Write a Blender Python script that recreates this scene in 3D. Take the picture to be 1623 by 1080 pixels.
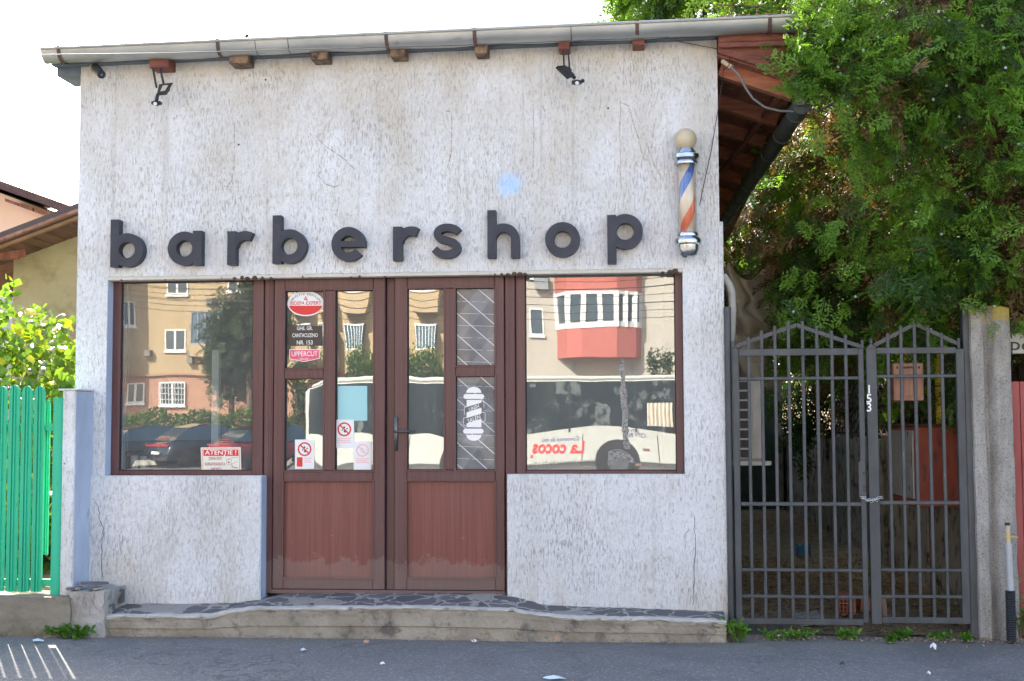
import bpy, bmesh, math, random
import numpy as np
from mathutils import Vector, Matrix, noise
for o in list(bpy.data.objects): bpy.data.objects.remove(o)
S=bpy.context.scene; COL=S.collection; rnd=random.Random(7); PI=math.pi; rad=math.radians
# ---------------- camera ----------------
FPX=2050.0; YAW=rad(5.4); PIT=rad(3.63); ROL=.0039; CAM=Vector((0,-9,1.44))
_Fh=Vector((-math.sin(YAW),math.cos(YAW),0)); _R0=Vector((math.cos(YAW),math.sin(YAW),0)); _Z=Vector((0,0,1))
_F=_Fh*math.cos(PIT)+_Z*math.sin(PIT); _U0=-_Fh*math.sin(PIT)+_Z*math.cos(PIT)
_U=_U0*math.cos(ROL)+_R0*math.sin(ROL); _R=_R0*math.cos(ROL)-_U0*math.sin(ROL)
cam=bpy.data.cameras.new('camera'); co=bpy.data.objects.new('camera',cam); COL.objects.link(co); S.camera=co
cam.sensor_width=36; cam.lens=FPX/1623*36; cam.clip_start=.05; cam.clip_end=2000
M3=Matrix((_R,_U,-_F)).transposed(); co.matrix_world=Matrix.Translation(CAM)@M3.to_4x4()
def at(px,py,Y):
    d=_F*FPX+_R*(px-811.5)+_U*(540-py); t=(Y-CAM.y)/d.y; return CAM+d*t
# ---------------- light ----------------
W=bpy.data.worlds.new('World'); S.world=W; W.use_nodes=True; wn=W.node_tree; bg=wn.nodes['Background']
SUN_EL=rad(38); SUN_AZ=rad(-29.7)      # azimuth from +Y, negative towards -X : behind the shop, left
sky=wn.nodes.new('ShaderNodeTexSky'); sky.sky_type='NISHITA'; sky.sun_disc=False; sky.sun_elevation=SUN_EL; sky.sun_rotation=SUN_AZ
sky.air_density=1.0; sky.dust_density=3.0; sky.ozone_density=1.0
wn.links.new(sky.outputs[0],bg.inputs[0]); bg.inputs[1].default_value=.15
sl=bpy.data.lights.new('sun','SUN'); sl.energy=4.7; sl.angle=rad(.5); sl.color=(1,.94,.85)
so=bpy.data.objects.new('sun',sl); COL.objects.link(so); so.location=(-8,20,18)
sd=Vector((math.sin(SUN_AZ)*math.cos(SUN_EL),math.cos(SUN_AZ)*math.cos(SUN_EL),math.sin(SUN_EL)))
so.rotation_euler=(-sd).to_track_quat('-Z','Y').to_euler()
S.view_settings.view_transform='Standard'; S.view_settings.look='None'; S.view_settings.exposure=2.12; S.view_settings.use_white_balance=True; S.view_settings.white_balance_temperature=6700; S.view_settings.gamma=1
S.render.engine='CYCLES'; S.cycles.max_bounces=10; S.cycles.transparent_max_bounces=24; S.cycles.glossy_bounces=4; S.cycles.diffuse_bounces=4
# ---------------- helpers ----------------
def tag(o,label=None,cat=None,group=None,kind=None):
    if label: o['label']=label
    if cat: o['category']=cat
    if group: o['group']=group
    if kind: o['kind']=kind
    return o
def thing(name,loc,label,cat,group=None):
    o=bpy.data.objects.new(name,None); o.empty_display_size=.1; COL.objects.link(o); o.location=loc
    return tag(o,label,cat,group)
def rootloc(o):
    v=Vector((0,0,0))
    while o is not None: v=v+o.location; o=o.parent
    return v
def finish(name,me,mat,parent,smooth,origin=True):
    mats=mat if isinstance(mat,(list,tuple)) else [mat]
    for m in mats: me.materials.append(m)
    n=len(me.vertices); a=np.empty(n*3,dtype=np.float32); me.vertices.foreach_get('co',a); a=a.reshape(-1,3)
    o=bpy.data.objects.new(name,me); COL.objects.link(o)
    if parent is not None:
        off=rootloc(parent); o.parent=parent
    else:
        off=Vector(((a[:,0].min()+a[:,0].max())/2,(a[:,1].min()+a[:,1].max())/2,a[:,2].min())) if origin else Vector((0,0,0)); o.location=off
    a-=np.array(off,dtype=np.float32); me.vertices.foreach_set('co',a.ravel())
    if smooth: me.polygons.foreach_set('use_smooth',[True]*len(me.polygons))
    if smooth=='auto':
        try: me.set_sharp_from_angle(angle=rad(35))
        except Exception: pass
    me.update(); return o
class MB:
    def __init__(s): s.v=[]; s.f=[]; s.mi=[]; s.m=0
    def add(s,vs,fs):
        n=len(s.v); s.v+= [tuple(v) for v in vs]; s.f+=[tuple(i+n for i in f) for f in fs]; s.mi+=[s.m]*len(fs); return s
    def box(s,x0,x1,y0,y1,z0,z1):
        if x0>x1:x0,x1=x1,x0
        if y0>y1:y0,y1=y1,y0
        if z0>z1:z0,z1=z1,z0
        return s.add([(x0,y0,z0),(x1,y0,z0),(x1,y1,z0),(x0,y1,z0),(x0,y0,z1),(x1,y0,z1),(x1,y1,z1),(x0,y1,z1)],
          [(0,3,2,1),(4,5,6,7),(0,1,5,4),(1,2,6,5),(2,3,7,6),(3,0,4,7)])
    def cbox(s,x0,x1,y0,y1,z0,z1,c=.004):
        # box with chamfered vertical+horizontal edges (all 12)
        bm=bmesh.new(); bmesh.ops.create_cube(bm,size=1)
        for v in bm.verts: v.co=Vector(((x0+x1)/2+v.co.x*(x1-x0),(y0+y1)/2+v.co.y*(y1-y0),(z0+z1)/2+v.co.z*(z1-z0)))
        bmesh.ops.bevel(bm,geom=bm.edges[:],offset=c,segments=1,affect='EDGES')
        bm.verts.index_update(); s.add([v.co[:] for v in bm.verts],[[v.index for v in f.verts] for f in bm.faces]); bm.free(); return s
    def obox(s,c,ax,ay,az,hx,hy,hz):
        c=Vector(c); ax=Vector(ax).normalized(); ay=Vector(ay).normalized(); az=Vector(az).normalized(); vs=[]
        for k in (-1,1):
            for (i,j) in ((-1,-1),(1,-1),(1,1),(-1,1)): vs.append(c+ax*hx*i+ay*hy*j+az*hz*k)
        return s.add(vs,[(0,3,2,1),(4,5,6,7),(0,1,5,4),(1,2,6,5),(2,3,7,6),(3,0,4,7)])
    def beam(s,p,q,w,h,up=(0,0,1)):
        p=Vector(p); q=Vector(q); d=(q-p); L=d.length; d.normalize(); u=Vector(up); sd_=d.cross(u).normalized(); u=sd_.cross(d)
        return s.obox((p+q)/2,d,sd_,u,L/2,w/2,h/2)
    def tube(s,pts,r,n=8,cap=True,closed=False):
        pts=[Vector(p) for p in pts]; N=len(pts); rs=r if isinstance(r,(list,tuple)) else [r]*N
        vs=[];prev=None
        for i,p in enumerate(pts):
            if closed: t=pts[(i+1)%N]-pts[i-1]
            else: t=pts[min(i+1,N-1)]-pts[max(i-1,0)]
            t.normalize()
            if prev is None:
                a=Vector((0,0,1)) if abs(t.z)<.9 else Vector((1,0,0)); u=t.cross(a).normalized()
            else: u=(prev-t*prev.dot(t)).normalized()
            prev=u; w=t.cross(u)
            for k in range(n):
                an=2*PI*k/n; vs.append(p+(u*math.cos(an)+w*math.sin(an))*rs[i])
        fs=[]
        for i in range(N if closed else N-1):
            j=(i+1)%N
            for k in range(n): k2=(k+1)%n; fs.append((i*n+k,i*n+k2,j*n+k2,j*n+k))
        if cap and not closed: fs.append(tuple(range(n))[::-1]); fs.append(tuple((N-1)*n+k for k in range(n)))
        return s.add(vs,fs)
    def lathe(s,c,prof,n=24,axis=(0,0,1)):
        # prof list of (r,h)
        c=Vector(c); w=Vector(axis).normalized(); a=Vector((1,0,0)) if abs(w.x)<.9 else Vector((0,1,0)); u=(a-w*a.dot(w)).normalized(); v=w.cross(u)
        vs=[]
        for r,h in prof:
            for k in range(n):
                an=2*PI*k/n; vs.append(c+w*h+(u*math.cos(an)+v*math.sin(an))*r)
        fs=[]
        for i in range(len(prof)-1):
            for k in range(n): k2=(k+1)%n; fs.append((i*n+k,i*n+k2,(i+1)*n+k2,(i+1)*n+k))
        if prof[0][0]>1e-5: fs.append(tuple(range(n))[::-1])
        if prof[-1][0]>1e-5: fs.append(tuple((len(prof)-1)*n+k for k in range(n)))
        return s.add(vs,fs)
    def prism(s,pts,y0,y1):
        # pts (x,z) polygon, counter-clockwise seen from -Y ; extruded along Y
        n=len(pts); vs=[(x,y0,z) for x,z in pts]+[(x,y1,z) for x,z in pts]
        fs=[tuple(range(n)),tuple(range(2*n-1,n-1,-1))]+[(i,n+i,n+(i+1)%n,(i+1)%n) for i in range(n)]
        return s.add(vs,fs)
    def stroke(s,path,w,y0,y1):
        # constant-width ribbon in the XZ plane, extruded along Y
        P=[Vector((x,0,z)) for x,z in path]; N=len(P); A=[];B=[]
        for i,p in enumerate(P):
            t=(P[min(i+1,N-1)]-P[max(i-1,0)]).normalized(); nn=Vector((-t.z,0,t.x)); A.append(p+nn*w/2); B.append(p-nn*w/2)
        vs=[]
        for a,b in zip(A,B): vs+=[(a.x,y0,a.z),(b.x,y0,b.z),(b.x,y1,b.z),(a.x,y1,a.z)]
        fs=[]
        for i in range(N-1):
            o=4*i; q=4*(i+1)
            fs+=[(o,o+1,q+1,q),(o+1,o+2,q+2,q+1),(o+2,o+3,q+3,q+2),(o+3,o,q,q+3)]
        fs+=[(0,3,2,1),(4*(N-1),4*(N-1)+1,4*(N-1)+2,4*(N-1)+3)]
        return s.add(vs,fs)
    def ring(s,cx,cz,R,r,y0,y1,n=40):
        vs=[];fs=[]
        for k in range(n):
            a=2*PI*k/n; c,q=math.cos(a),math.sin(a); vs+=[(cx+R*c,y0,cz+R*q),(cx+r*c,y0,cz+r*q),(cx+r*c,y1,cz+r*q),(cx+R*c,y1,cz+R*q)]
        for k in range(n):
            o=4*k; q=4*((k+1)%n); fs+=[(o,q,q+1,o+1),(o+1,q+1,q+2,o+2),(o+2,q+2,q+3,o+3),(o+3,q+3,q,o)]
        return s.add(vs,fs)
    def sheet(s,fn,nu,nv):
        vs=[fn(i/nu,j/nv) for j in range(nv+1) for i in range(nu+1)]
        fs=[(j*(nu+1)+i,j*(nu+1)+i+1,(j+1)*(nu+1)+i+1,(j+1)*(nu+1)+i) for j in range(nv) for i in range(nu)]
        return s.add(vs,fs)
    def build(s,name,mat,parent=None,smooth=False):
        me=bpy.data.meshes.new(name); me.from_pydata([tuple(v) for v in s.v],[],s.f)
        bm=bmesh.new(); bm.from_mesh(me); bmesh.ops.recalc_face_normals(bm,faces=bm.faces); bm.to_mesh(me); bm.free()
        if isinstance(mat,(list,tuple)): me.polygons.foreach_set('material_index',s.mi)
        return finish(name,me,mat,parent,smooth)
def sph(mb,c,r,n=10,m=6,sc=(1,1,1)):
    c=Vector(c); vs=[];fs=[]
    for j in range(m+1):
        t=PI*j/m
        for i in range(n): a=2*PI*i/n; vs.append((c.x+r*sc[0]*math.sin(t)*math.cos(a),c.y+r*sc[1]*math.sin(t)*math.sin(a),c.z+r*sc[2]*math.cos(t)))
    for j in range(m):
        for i in range(n): k=(i+1)%n; fs.append((j*n+i,(j+1)*n+i,(j+1)*n+k,j*n+k))
    mb.add(vs,fs)
def text_mesh(name,body,size,origin,mat,parent,depth=.0008,sx=1,bold=0,align='CENTER',rot=0,flipy=False,spacing=1,flip=False):
    cu=bpy.data.curves.new('t','FONT'); cu.body=body; cu.size=size; cu.extrude=depth; cu.offset=bold; cu.align_x=align; cu.align_y='CENTER'; cu.space_character=spacing
    cu.resolution_u=3
    o=bpy.data.objects.new('t',cu); COL.objects.link(o); dg=bpy.context.evaluated_depsgraph_get(); me=bpy.data.meshes.new_from_object(o.evaluated_get(dg)); bpy.data.objects.remove(o)
    R=Matrix.Rotation(rot,4,'Z')
    T=Matrix.Translation(origin)@(Matrix.Rotation(PI,4,'Z') if flip else Matrix.Identity(4))@Matrix.Rotation(PI/2,4,'X')@R@Matrix.Scale(sx,4,(1,0,0))
    me.transform(T); me.materials.clear(); me.name=name
    return finish(name,me,mat,parent,False)
# numpy foliage
def np_mesh(name,V,F,mat,parent,smooth=False,mi=None,col=None):
    me=bpy.data.meshes.new(name); k=F.shape[1]; me.vertices.add(len(V)); me.vertices.foreach_set('co',V.astype(np.float32).ravel())
    me.loops.add(F.size); me.loops.foreach_set('vertex_index',F.astype(np.int32).ravel()); me.polygons.add(len(F))
    me.polygons.foreach_set('loop_start',np.arange(0,F.size,k,dtype=np.int32))
    if mi is not None: me.polygons.foreach_set('material_index',mi.astype(np.int32))
    me.update(calc_edges=True); me.validate()
    return finish(name,me,mat,parent,smooth)
# ---------------- materials ----------------
def nm(name):
    m=bpy.data.materials.new(name); m.use_nodes=True; nt=m.node_tree; return m,nt,nt.nodes['Principled BSDF']
def N(nt,t,**k):
    n=nt.nodes.new('ShaderNode'+t)
    for a,b in k.items():
        if a.startswith('i_'): n.inputs[a[2:].replace('_',' ')].default_value=b
        else: setattr(n,a,b)
    return n
def L(nt,a,b): nt.links.new(a,b)
def coords(nt,scale=(1,1,1),kind='Object',rot=(0,0,0),loc=(0,0,0)):
    tc=N(nt,'TexCoord'); mp=N(nt,'Mapping'); mp.inputs['Scale'].default_value=scale; mp.inputs['Rotation'].default_value=rot; mp.inputs['Location'].default_value=loc
    L(nt,tc.outputs[kind],mp.inputs[0]); return mp.outputs[0]
def noi(nt,vec,scale,detail=4,rough=.6,dist=0):
    n=N(nt,'TexNoise'); n.inputs['Scale'].default_value=scale; n.inputs['Detail'].default_value=detail; n.inputs['Roughness'].default_value=rough; n.inputs['Distortion'].default_value=dist
    L(nt,vec,n.inputs['Vector']); return n.outputs['Fac']
def ramp(nt,fac,stops,interp='LINEAR'):
    r=N(nt,'ValToRGB'); r.color_ramp.interpolation=interp; e=r.color_ramp.elements
    while len(e)<len(stops): e.new(.5)
    for i,(p,c) in enumerate(stops): e[i].position=p; e[i].color=(c,c,c,1) if isinstance(c,(int,float)) else (*c,1)
    L(nt,fac,r.inputs[0]); return r.outputs[0]
def mix(nt,fac,a,b,mode='MIX'):
    m=N(nt,'MixRGB',blend_type=mode)
    for i,x in ((0,fac),(1,a),(2,b)):
        if isinstance(x,(int,float)): m.inputs[i].default_value=x if i==0 else (x,x,x,1)
        elif isinstance(x,(tuple,list)): m.inputs[i].default_value=(*x,1)
        else: L(nt,x,m.inputs[i])
    return m.outputs[0]
def mth(nt,op,a,b=0.0,c=None,clamp=False):
    m=N(nt,'Math',operation=op,use_clamp=clamp)
    for i,x in enumerate((a,b) if c is None else (a,b,c)):
        if isinstance(x,(int,float)): m.inputs[i].default_value=x
        else: L(nt,x,m.inputs[i])
    return m.outputs[0]
def sep(nt,vec): s=N(nt,'SeparateXYZ'); L(nt,vec,s.inputs[0]); return s.outputs
def bump(nt,bs,h,strength=.5,dist=.01,prev=None):
    b=N(nt,'Bump'); b.inputs['Strength'].default_value=strength; b.inputs['Distance'].default_value=dist; L(nt,h,b.inputs['Height'])
    if prev is not None: L(nt,prev,b.inputs['Normal'])
    if bs is not None: L(nt,b.outputs[0],bs.inputs['Normal'])
    return b.outputs[0]
def simple(name,c,rough=.6,metal=0,c2=None,scale=6,stretch=(1,1,1),contrast=(.35,.65),bs=0,bscale=40,bdist=.004,spec=.5,coat=0,c3=None,s3=20,t3=(.6,.7)):
    m,nt,b=nm(name); b.inputs['Roughness'].default_value=rough; b.inputs['Metallic'].default_value=metal; b.inputs['Specular IOR Level'].default_value=spec
    b.inputs['Coat Weight'].default_value=coat
    b.inputs['Base Color'].default_value=(*c,1)
    if c2 is not None or c3 is not None:
        v=coords(nt,stretch); f=ramp(nt,noi(nt,v,scale,6),[(contrast[0],0),(contrast[1],1)]); col=mix(nt,f,c,c2 if c2 else c)
        if c3: f3=ramp(nt,noi(nt,coords(nt,stretch,loc=(3,5,7)),s3,6,.7),[(t3[0],0),(t3[1],1)]); col=mix(nt,f3,col,c3)
        L(nt,col,b.inputs['Base Color'])
    if bs: bump(nt,b,noi(nt,coords(nt,stretch),bscale,6,.65),bs,bdist)
    return m
MAT={}
def plaster(name,blue=False):
    m,nt,b=nm(name); b.inputs['Roughness'].default_value=.92; b.inputs['Specular IOR Level'].default_value=.2
    g='Generated' ; v=coords(nt,(1,1,1),'Object'); geo=N(nt,'NewGeometry'); pos=geo.outputs['Position']
    def pc(scale,loc=(0,0,0)):
        mp=N(nt,'Mapping'); mp.inputs['Scale'].default_value=scale; mp.inputs['Location'].default_value=loc; L(nt,pos,mp.inputs[0]); return mp.outputs[0]
    base=mix(nt,ramp(nt,noi(nt,pc((1.2,1.2,.7)),1.3,5),[(.35,0),(.65,1)]),(.625,.64,.645),(.735,.755,.775))
    # beige weathering, stronger high under the eave and low at the base
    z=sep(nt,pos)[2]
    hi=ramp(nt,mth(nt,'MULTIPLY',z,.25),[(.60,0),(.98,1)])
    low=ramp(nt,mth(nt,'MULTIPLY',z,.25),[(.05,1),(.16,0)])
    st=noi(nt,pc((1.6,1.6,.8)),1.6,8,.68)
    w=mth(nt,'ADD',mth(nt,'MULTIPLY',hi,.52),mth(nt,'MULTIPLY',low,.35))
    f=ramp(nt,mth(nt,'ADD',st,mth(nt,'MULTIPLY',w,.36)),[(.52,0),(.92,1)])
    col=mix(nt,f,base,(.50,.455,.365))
    # run-off streaks
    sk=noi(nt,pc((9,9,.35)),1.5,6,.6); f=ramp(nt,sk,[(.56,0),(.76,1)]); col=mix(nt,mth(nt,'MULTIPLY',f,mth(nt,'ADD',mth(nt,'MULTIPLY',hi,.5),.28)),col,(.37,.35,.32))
    # short vertical grooves
    gr=noi(nt,pc((95,95,19)),1.0,3,.55,.3); gr2=noi(nt,pc((1.4,1.4,.9),(4,2,1)),1.5,4)
    thr=mth(nt,'SUBTRACT',gr,mth(nt,'MULTIPLY',mth(nt,'SUBTRACT',gr2,.5),-.35))
    f=ramp(nt,thr,[(.55,0),(.66,1)]); col=mix(nt,mth(nt,'MULTIPLY',f,ramp(nt,noi(nt,pc((1,1,1),(9,1,4)),1.1,6,.65),[(.36,.16),(.62,.62)])),col,(.27,.25,.235))
    mu=noi(nt,pc((38,38,22),(2,7,1)),1.0,5,.7); col=mix(nt,mth(nt,'MULTIPLY',ramp(nt,mu,[(.48,0),(.62,1)]),.27),col,(.36,.34,.33))
    fine=noi(nt,pc((150,150,60)),1.0,3,.7); col=mix(nt,mth(nt,'MULTIPLY',ramp(nt,fine,[(.5,0),(.68,1)]),.5),col,(.36,.34,.34))
    pt=noi(nt,pc((1,1,1.6),(5,5,5)),2.3,6,.72); col=mix(nt,mth(nt,'MULTIPLY',ramp(nt,pt,[(.60,0),(.63,1)]),.22),col,(.50,.49,.48)); col=mix(nt,mth(nt,'MULTIPLY',ramp(nt,noi(nt,pc((1,1,1),(1,8,2)),6,7,.75),[(.64,0),(.72,1)]),.4),col,(.36,.33,.26))
    # spots
    sp=N(nt,'TexVoronoi'); sp.inputs['Scale'].default_value=3.2; L(nt,pc((1,1,1)),sp.inputs['Vector']); col=mix(nt,ramp(nt,sp.outputs['Distance'],[(.018,1),(.03,0)]),col,(.08,.07,.06))
    if blue:
        c=at(808,293,0); dv=N(nt,'VectorMath',operation='DISTANCE'); L(nt,pos,dv.inputs[0]); dv.inputs[1].default_value=c
        dd=mth(nt,'ADD',dv.outputs['Value'],mth(nt,'MULTIPLY',mth(nt,'SUBTRACT',noi(nt,pc((1,1,1)),9,5,.7),.5),.16))
        col=mix(nt,ramp(nt,dd,[(.04,.85),(.11,0)]),col,(.42,.62,.88))
        # crack lines
    L(nt,col,b.inputs['Base Color'])
    h=mth(nt,'SUBTRACT',mth(nt,'MULTIPLY',noi(nt,pc((30,30,14)),1,4),.6),mth(nt,'MULTIPLY',ramp(nt,thr,[(.55,0),(.68,1)]),.9))
    bump(nt,b,h,.7,.006); return m
MAT['plaster']=plaster('scratched plaster',True)
MAT['blueplaster']=simple('reveal paint',(.50,.58,.72),.9,0,(.40,.46,.58),5,(1,1,.5),bs=.5,bscale=60,c3=(.30,.29,.28),s3=9,t3=(.60,.70))
def woodpvc(name,a,b_,rough=.38):
    m,nt,b=nm(name); geo=N(nt,'NewGeometry'); mp=N(nt,'Mapping'); mp.inputs['Scale'].default_value=(230,230,3); L(nt,geo.outputs['Position'],mp.inputs[0])
    f=noi(nt,mp.outputs[0],1,3,.5); mp2=N(nt,'Mapping'); mp2.inputs['Scale'].default_value=(45,45,.5); L(nt,geo.outputs['Position'],mp2.inputs[0])
    f=mth(nt,'ADD',mth(nt,'MULTIPLY',f,.6),mth(nt,'MULTIPLY',noi(nt,mp2.outputs[0],1,3),.5)); col=mix(nt,ramp(nt,f,[(.38,0),(.68,1)]),a,b_)
    d=noi(nt,geo.outputs['Position'],30,5,.7); col=mix(nt,ramp(nt,d,[(.68,0),(.74,.6)]),col,(.35,.28,.25))
    z_=sep(nt,geo.outputs['Position'])[2]; gm_=mth(nt,'ADD',ramp(nt,z_,[(.22,1),(.62,0)]),mth(nt,'MULTIPLY',noi(nt,geo.outputs['Position'],7,7,.75),1.2)); col=mix(nt,mth(nt,'MULTIPLY',ramp(nt,gm_,[(.95,0),(1.5,1)]),.30),col,(.27,.22,.19))
    col=mix(nt,mth(nt,'MULTIPLY',ramp(nt,noi(nt,geo.outputs['Position'],3,5,.6),[(.4,0),(.7,1)]),.15),col,(.15,.08,.08))
    L(nt,col,b.inputs['Base Color']); b.inputs['Roughness'].default_value=rough; bump(nt,b,f,.15,.002); return m
MAT['frame']=woodpvc('brown wood-look frame',(.068,.024,.026),(.122,.052,.052))
MAT['panel']=woodpvc('red brown door panel',(.135,.036,.030),(.215,.066,.054))
MAT['darkgap']=simple('rubber seal',(.012,.01,.012),.7)
def glass(name,refl,tint=(.80,.88,.90),wav=0,wscale=3):
    m,nt,b=nm(name); nt.nodes.remove(b); out=nt.nodes['Material Output']
    tr=N(nt,'BsdfTransparent'); tr.inputs[0].default_value=(*tint,1); gl=N(nt,'BsdfGlossy'); gl.inputs['Roughness'].default_value=0.0; gl.inputs['Color'].default_value=(.97,1,1,1)
    fr=N(nt,'LayerWeight'); fr.inputs['Blend'].default_value=.3
    fac=mth(nt,'ADD',mth(nt,'MULTIPLY',fr.outputs['Fresnel'],.8),refl,clamp=True)
    mx=N(nt,'MixShader'); L(nt,fac,mx.inputs[0]); L(nt,tr.outputs[0],mx.inputs[1]); L(nt,gl.outputs[0],mx.inputs[2])
    df=N(nt,'BsdfDiffuse'); df.inputs[0].default_value=(.6,.6,.58,1)   # dust film
    mx2=N(nt,'MixShader'); du=ramp(nt,noi(nt,coords(nt,(1,1,1)),4,6,.7),[(.3,.085),(.8,.16)]); L(nt,du,mx2.inputs[0]); L(nt,mx.outputs[0],mx2.inputs[1]); L(nt,df.outputs[0],mx2.inputs[2]); L(nt,mx2.outputs[0],out.inputs[0])
    if wav:
        bm_=bump(nt,None,noi(nt,coords(nt,(1,1,1)),wscale,1,.4),.6,wav); L(nt,bm_,gl.inputs['Normal'])
    return m
MAT['glass']=glass('shop window glass',.215,wav=.0007,wscale=1.9)
MAT['doorglass']=glass('door glass',.25,wav=.0009,wscale=3.2)
MAT['wglass']=simple('dark glass',(.02,.05,.08),.05,0,spec=.9)
MAT['letter']=simple('letter black paint',(.016,.021,.034),.55,0,(.028,.034,.05),8,bs=.15)
MAT['zinc']=simple('galvanised zinc',(.33,.35,.35),.42,.55,(.46,.47,.45),3,(.6,1,1),bs=.12,bscale=9,c3=(.22,.22,.2),s3=14,t3=(.6,.75))
MAT['band']=simple('rusty strap iron',(.07,.045,.04),.7,0,(.13,.07,.05),20)
MAT['beam']=simple('stained beam wood',(.30,.10,.055),.8,0,(.46,.19,.11),6,(1,6,6),bs=.4,bscale=20,c3=(.30,.20,.14),s3=12,t3=(.6,.72))
MAT['beamdark']=simple('dark stained beam',(.13,.04,.028),.8,0,(.24,.085,.055),7,(1,6,6),bs=.4,bscale=20,c3=(.07,.035,.03),s3=12,t3=(.55,.68))
MAT['board']=simple('eave board',(.20,.07,.042),.85,0,(.32,.13,.085),5,(6,.7,1),bs=.3,bscale=20)
MAT['rotten']=simple('weathered beam end',(.09,.055,.04),.9,0,(.26,.175,.11),14,bs=.5,bscale=30,c3=(.04,.03,.025),s3=18,t3=(.55,.6))
MAT['tile']=simple('roof tile',(.20,.085,.055),.85,0,(.33,.20,.14),9,bs=.5,bscale=20)
MAT['pipe']=simple('dark green pipe',(.06,.07,.068),.45,.2,(.11,.125,.12),8,bs=.1,c3=(.15,.14,.12),s3=30,t3=(.65,.7))
MAT['black']=simple('black plastic',(.018,.02,.022),.5)
MAT['dgrey']=simple('dark grey painted iron',(.042,.048,.055),.5,.1,(.068,.076,.084),10,(1,1,.4),bs=.2,bscale=60,c3=(.19,.15,.13),s3=45,t3=(.62,.74))
MAT['chrome']=simple('brushed chrome',(.62,.64,.66),.22,1.0,(.45,.46,.47),5,(1,1,6),bs=.06)
MAT['cream']=simple('aged cream plastic',(.55,.47,.33),.35,0,(.47,.39,.26),6,c3=(.38,.30,.2),s3=9,t3=(.62,.7))
MAT['white']=simple('white paint',(.78,.78,.76),.45,0,(.70,.70,.68),5)
MAT['offwhite']=simple('dirty white plastic',(.60,.58,.53),.5,0,(.45,.43,.39),6)
MAT['paper']=simple('paper white',(.80,.81,.80),.7)
MAT['red']=simple('sign red',(.66,.035,.03),.5)
MAT['pink']=simple('badge pink',(.72,.10,.18),.5)
MAT['faded']=simple('faded pink print',(.80,.50,.50),.6)
MAT['plate']=simple('plate brown black',(.045,.036,.03),.4)
MAT['inkwhite']=simple('white print',(.85,.85,.83),.5)
MAT['ink']=simple('black print',(.02,.02,.022),.5)
MAT['cyan']=simple('pale cyan paper',(.33,.62,.64),.7,0,(.38,.66,.68),3)
MAT['green']=simple('glossy green paint',(.005,.39,.21),.42,0,(.012,.47,.27),3,(1,1,.3),bs=.1,bscale=30,c3=(.02,.22,.13),s3=25,t3=(.62,.7))
MAT['concrete']=simple('weathered concrete',(.26,.225,.175),.92,0,(.38,.34,.275),4,bs=.8,bscale=45,bdist=.01,c3=(.13,.115,.10),s3=7,t3=(.52,.66))
MAT['concgrey']=simple('grey concrete',(.29,.27,.24),.93,0,(.43,.41,.38),5,(1,1,.4),bs=1.0,bscale=70,bdist=.008,c3=(.14,.125,.11),s3=16,t3=(.55,.68))
MAT['concdark']=simple('old concrete fence',(.33,.315,.275),.93,0,(.45,.43,.38),3,bs=.7,bscale=30,c3=(.075,.07,.06),s3=5,t3=(.5,.62))
MAT['rustred']=simple('rust red metal',(.26,.048,.025),.6,0,(.37,.085,.045),4,(2,2,.5),bs=.2,c3=(.09,.03,.02),s3=6,t3=(.55,.68))
MAT['rustgrey']=simple('rusty grey sheet',(.38,.37,.33),.6,0,(.48,.47,.43),3,(1,1,.4),c3=(.14,.075,.035),s3=7,t3=(.56,.64),bs=.2)
MAT['copper']=simple('copper brown metal',(.36,.18,.12),.42,.2,(.24,.11,.08),5,(1,1,.3),bs=.15,c3=(.12,.06,.045),s3=9,t3=(.58,.7))
MAT['yellow']=simple('yellow gas pipe',(.80,.56,.02),.5,0,(.6,.4,.03),9)
MAT['redfence']=simple('red sheet fence',(.27,.045,.04),.55,0,(.33,.07,.06),4)
MAT['skinpipe']=simple('ribbed grey hose',(.33,.32,.29),.6,0,(.45,.43,.38),6)
MAT['rag']=simple('old tarpaulin',(.52,.46,.36),.8,0,(.66,.61,.50),5,bs=.3,bscale=8,bdist=.02,c3=(.28,.2,.12),s3=6,t3=(.56,.7))
MAT['brickclay']=simple('hollow clay brick',(.36,.12,.07),.9,0,(.45,.17,.10),12,bs=.4)
MAT['bark']=simple('bark',(.10,.07,.05),.95,0,(.20,.15,.11),8,(3,3,.5),bs=1,bscale=20,bdist=.02)
MAT['twig']=simple('twig',(.14,.10,.06),.9)
def leafmat(name,c,c2,trans=.35,rough=.5,yel=None,scale=3):
    m,nt,b=nm(name); geo=N(nt,'NewGeometry'); f=noi(nt,geo.outputs['Position'],scale,3); wn_=N(nt,'TexWhiteNoise'); 
    col=mix(nt,ramp(nt,f,[(.35,0),(.65,1)]),c,c2)
    try: rp=geo.outputs['Random Per Island']; col=mix(nt,mth(nt,'MULTIPLY',mth(nt,'POWER',rp,2.0),.85),col,tuple(x*.45 for x in c))
    except Exception: rp=None
    if yel and rp: col=mix(nt,ramp(nt,rp,[(.88,0),(.9,1)]),col,yel)
    L(nt,col,b.inputs['Base Color']); b.inputs['Roughness'].default_value=rough; b.inputs['Specular IOR Level'].default_value=.35
    tl=N(nt,'BsdfTranslucent'); L(nt,mix(nt,.5,col,(c2[0]*1.6,c2[1]*1.5,c2[2]*.6)),tl.inputs[0]); mx=N(nt,'MixShader'); mx.inputs[0].default_value=trans
    L(nt,b.outputs[0],mx.inputs[1]); L(nt,tl.outputs[0],mx.inputs[2]); L(nt,mx.outputs[0],nt.nodes['Material Output'].inputs[0]); return m
MAT['jun']=leafmat('juniper green',(.11,.25,.03),(.20,.38,.05),.42,scale=2)
MAT['jun2']=leafmat('juniper dark green',(.035,.085,.02),(.07,.14,.03),.35,scale=2)
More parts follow.
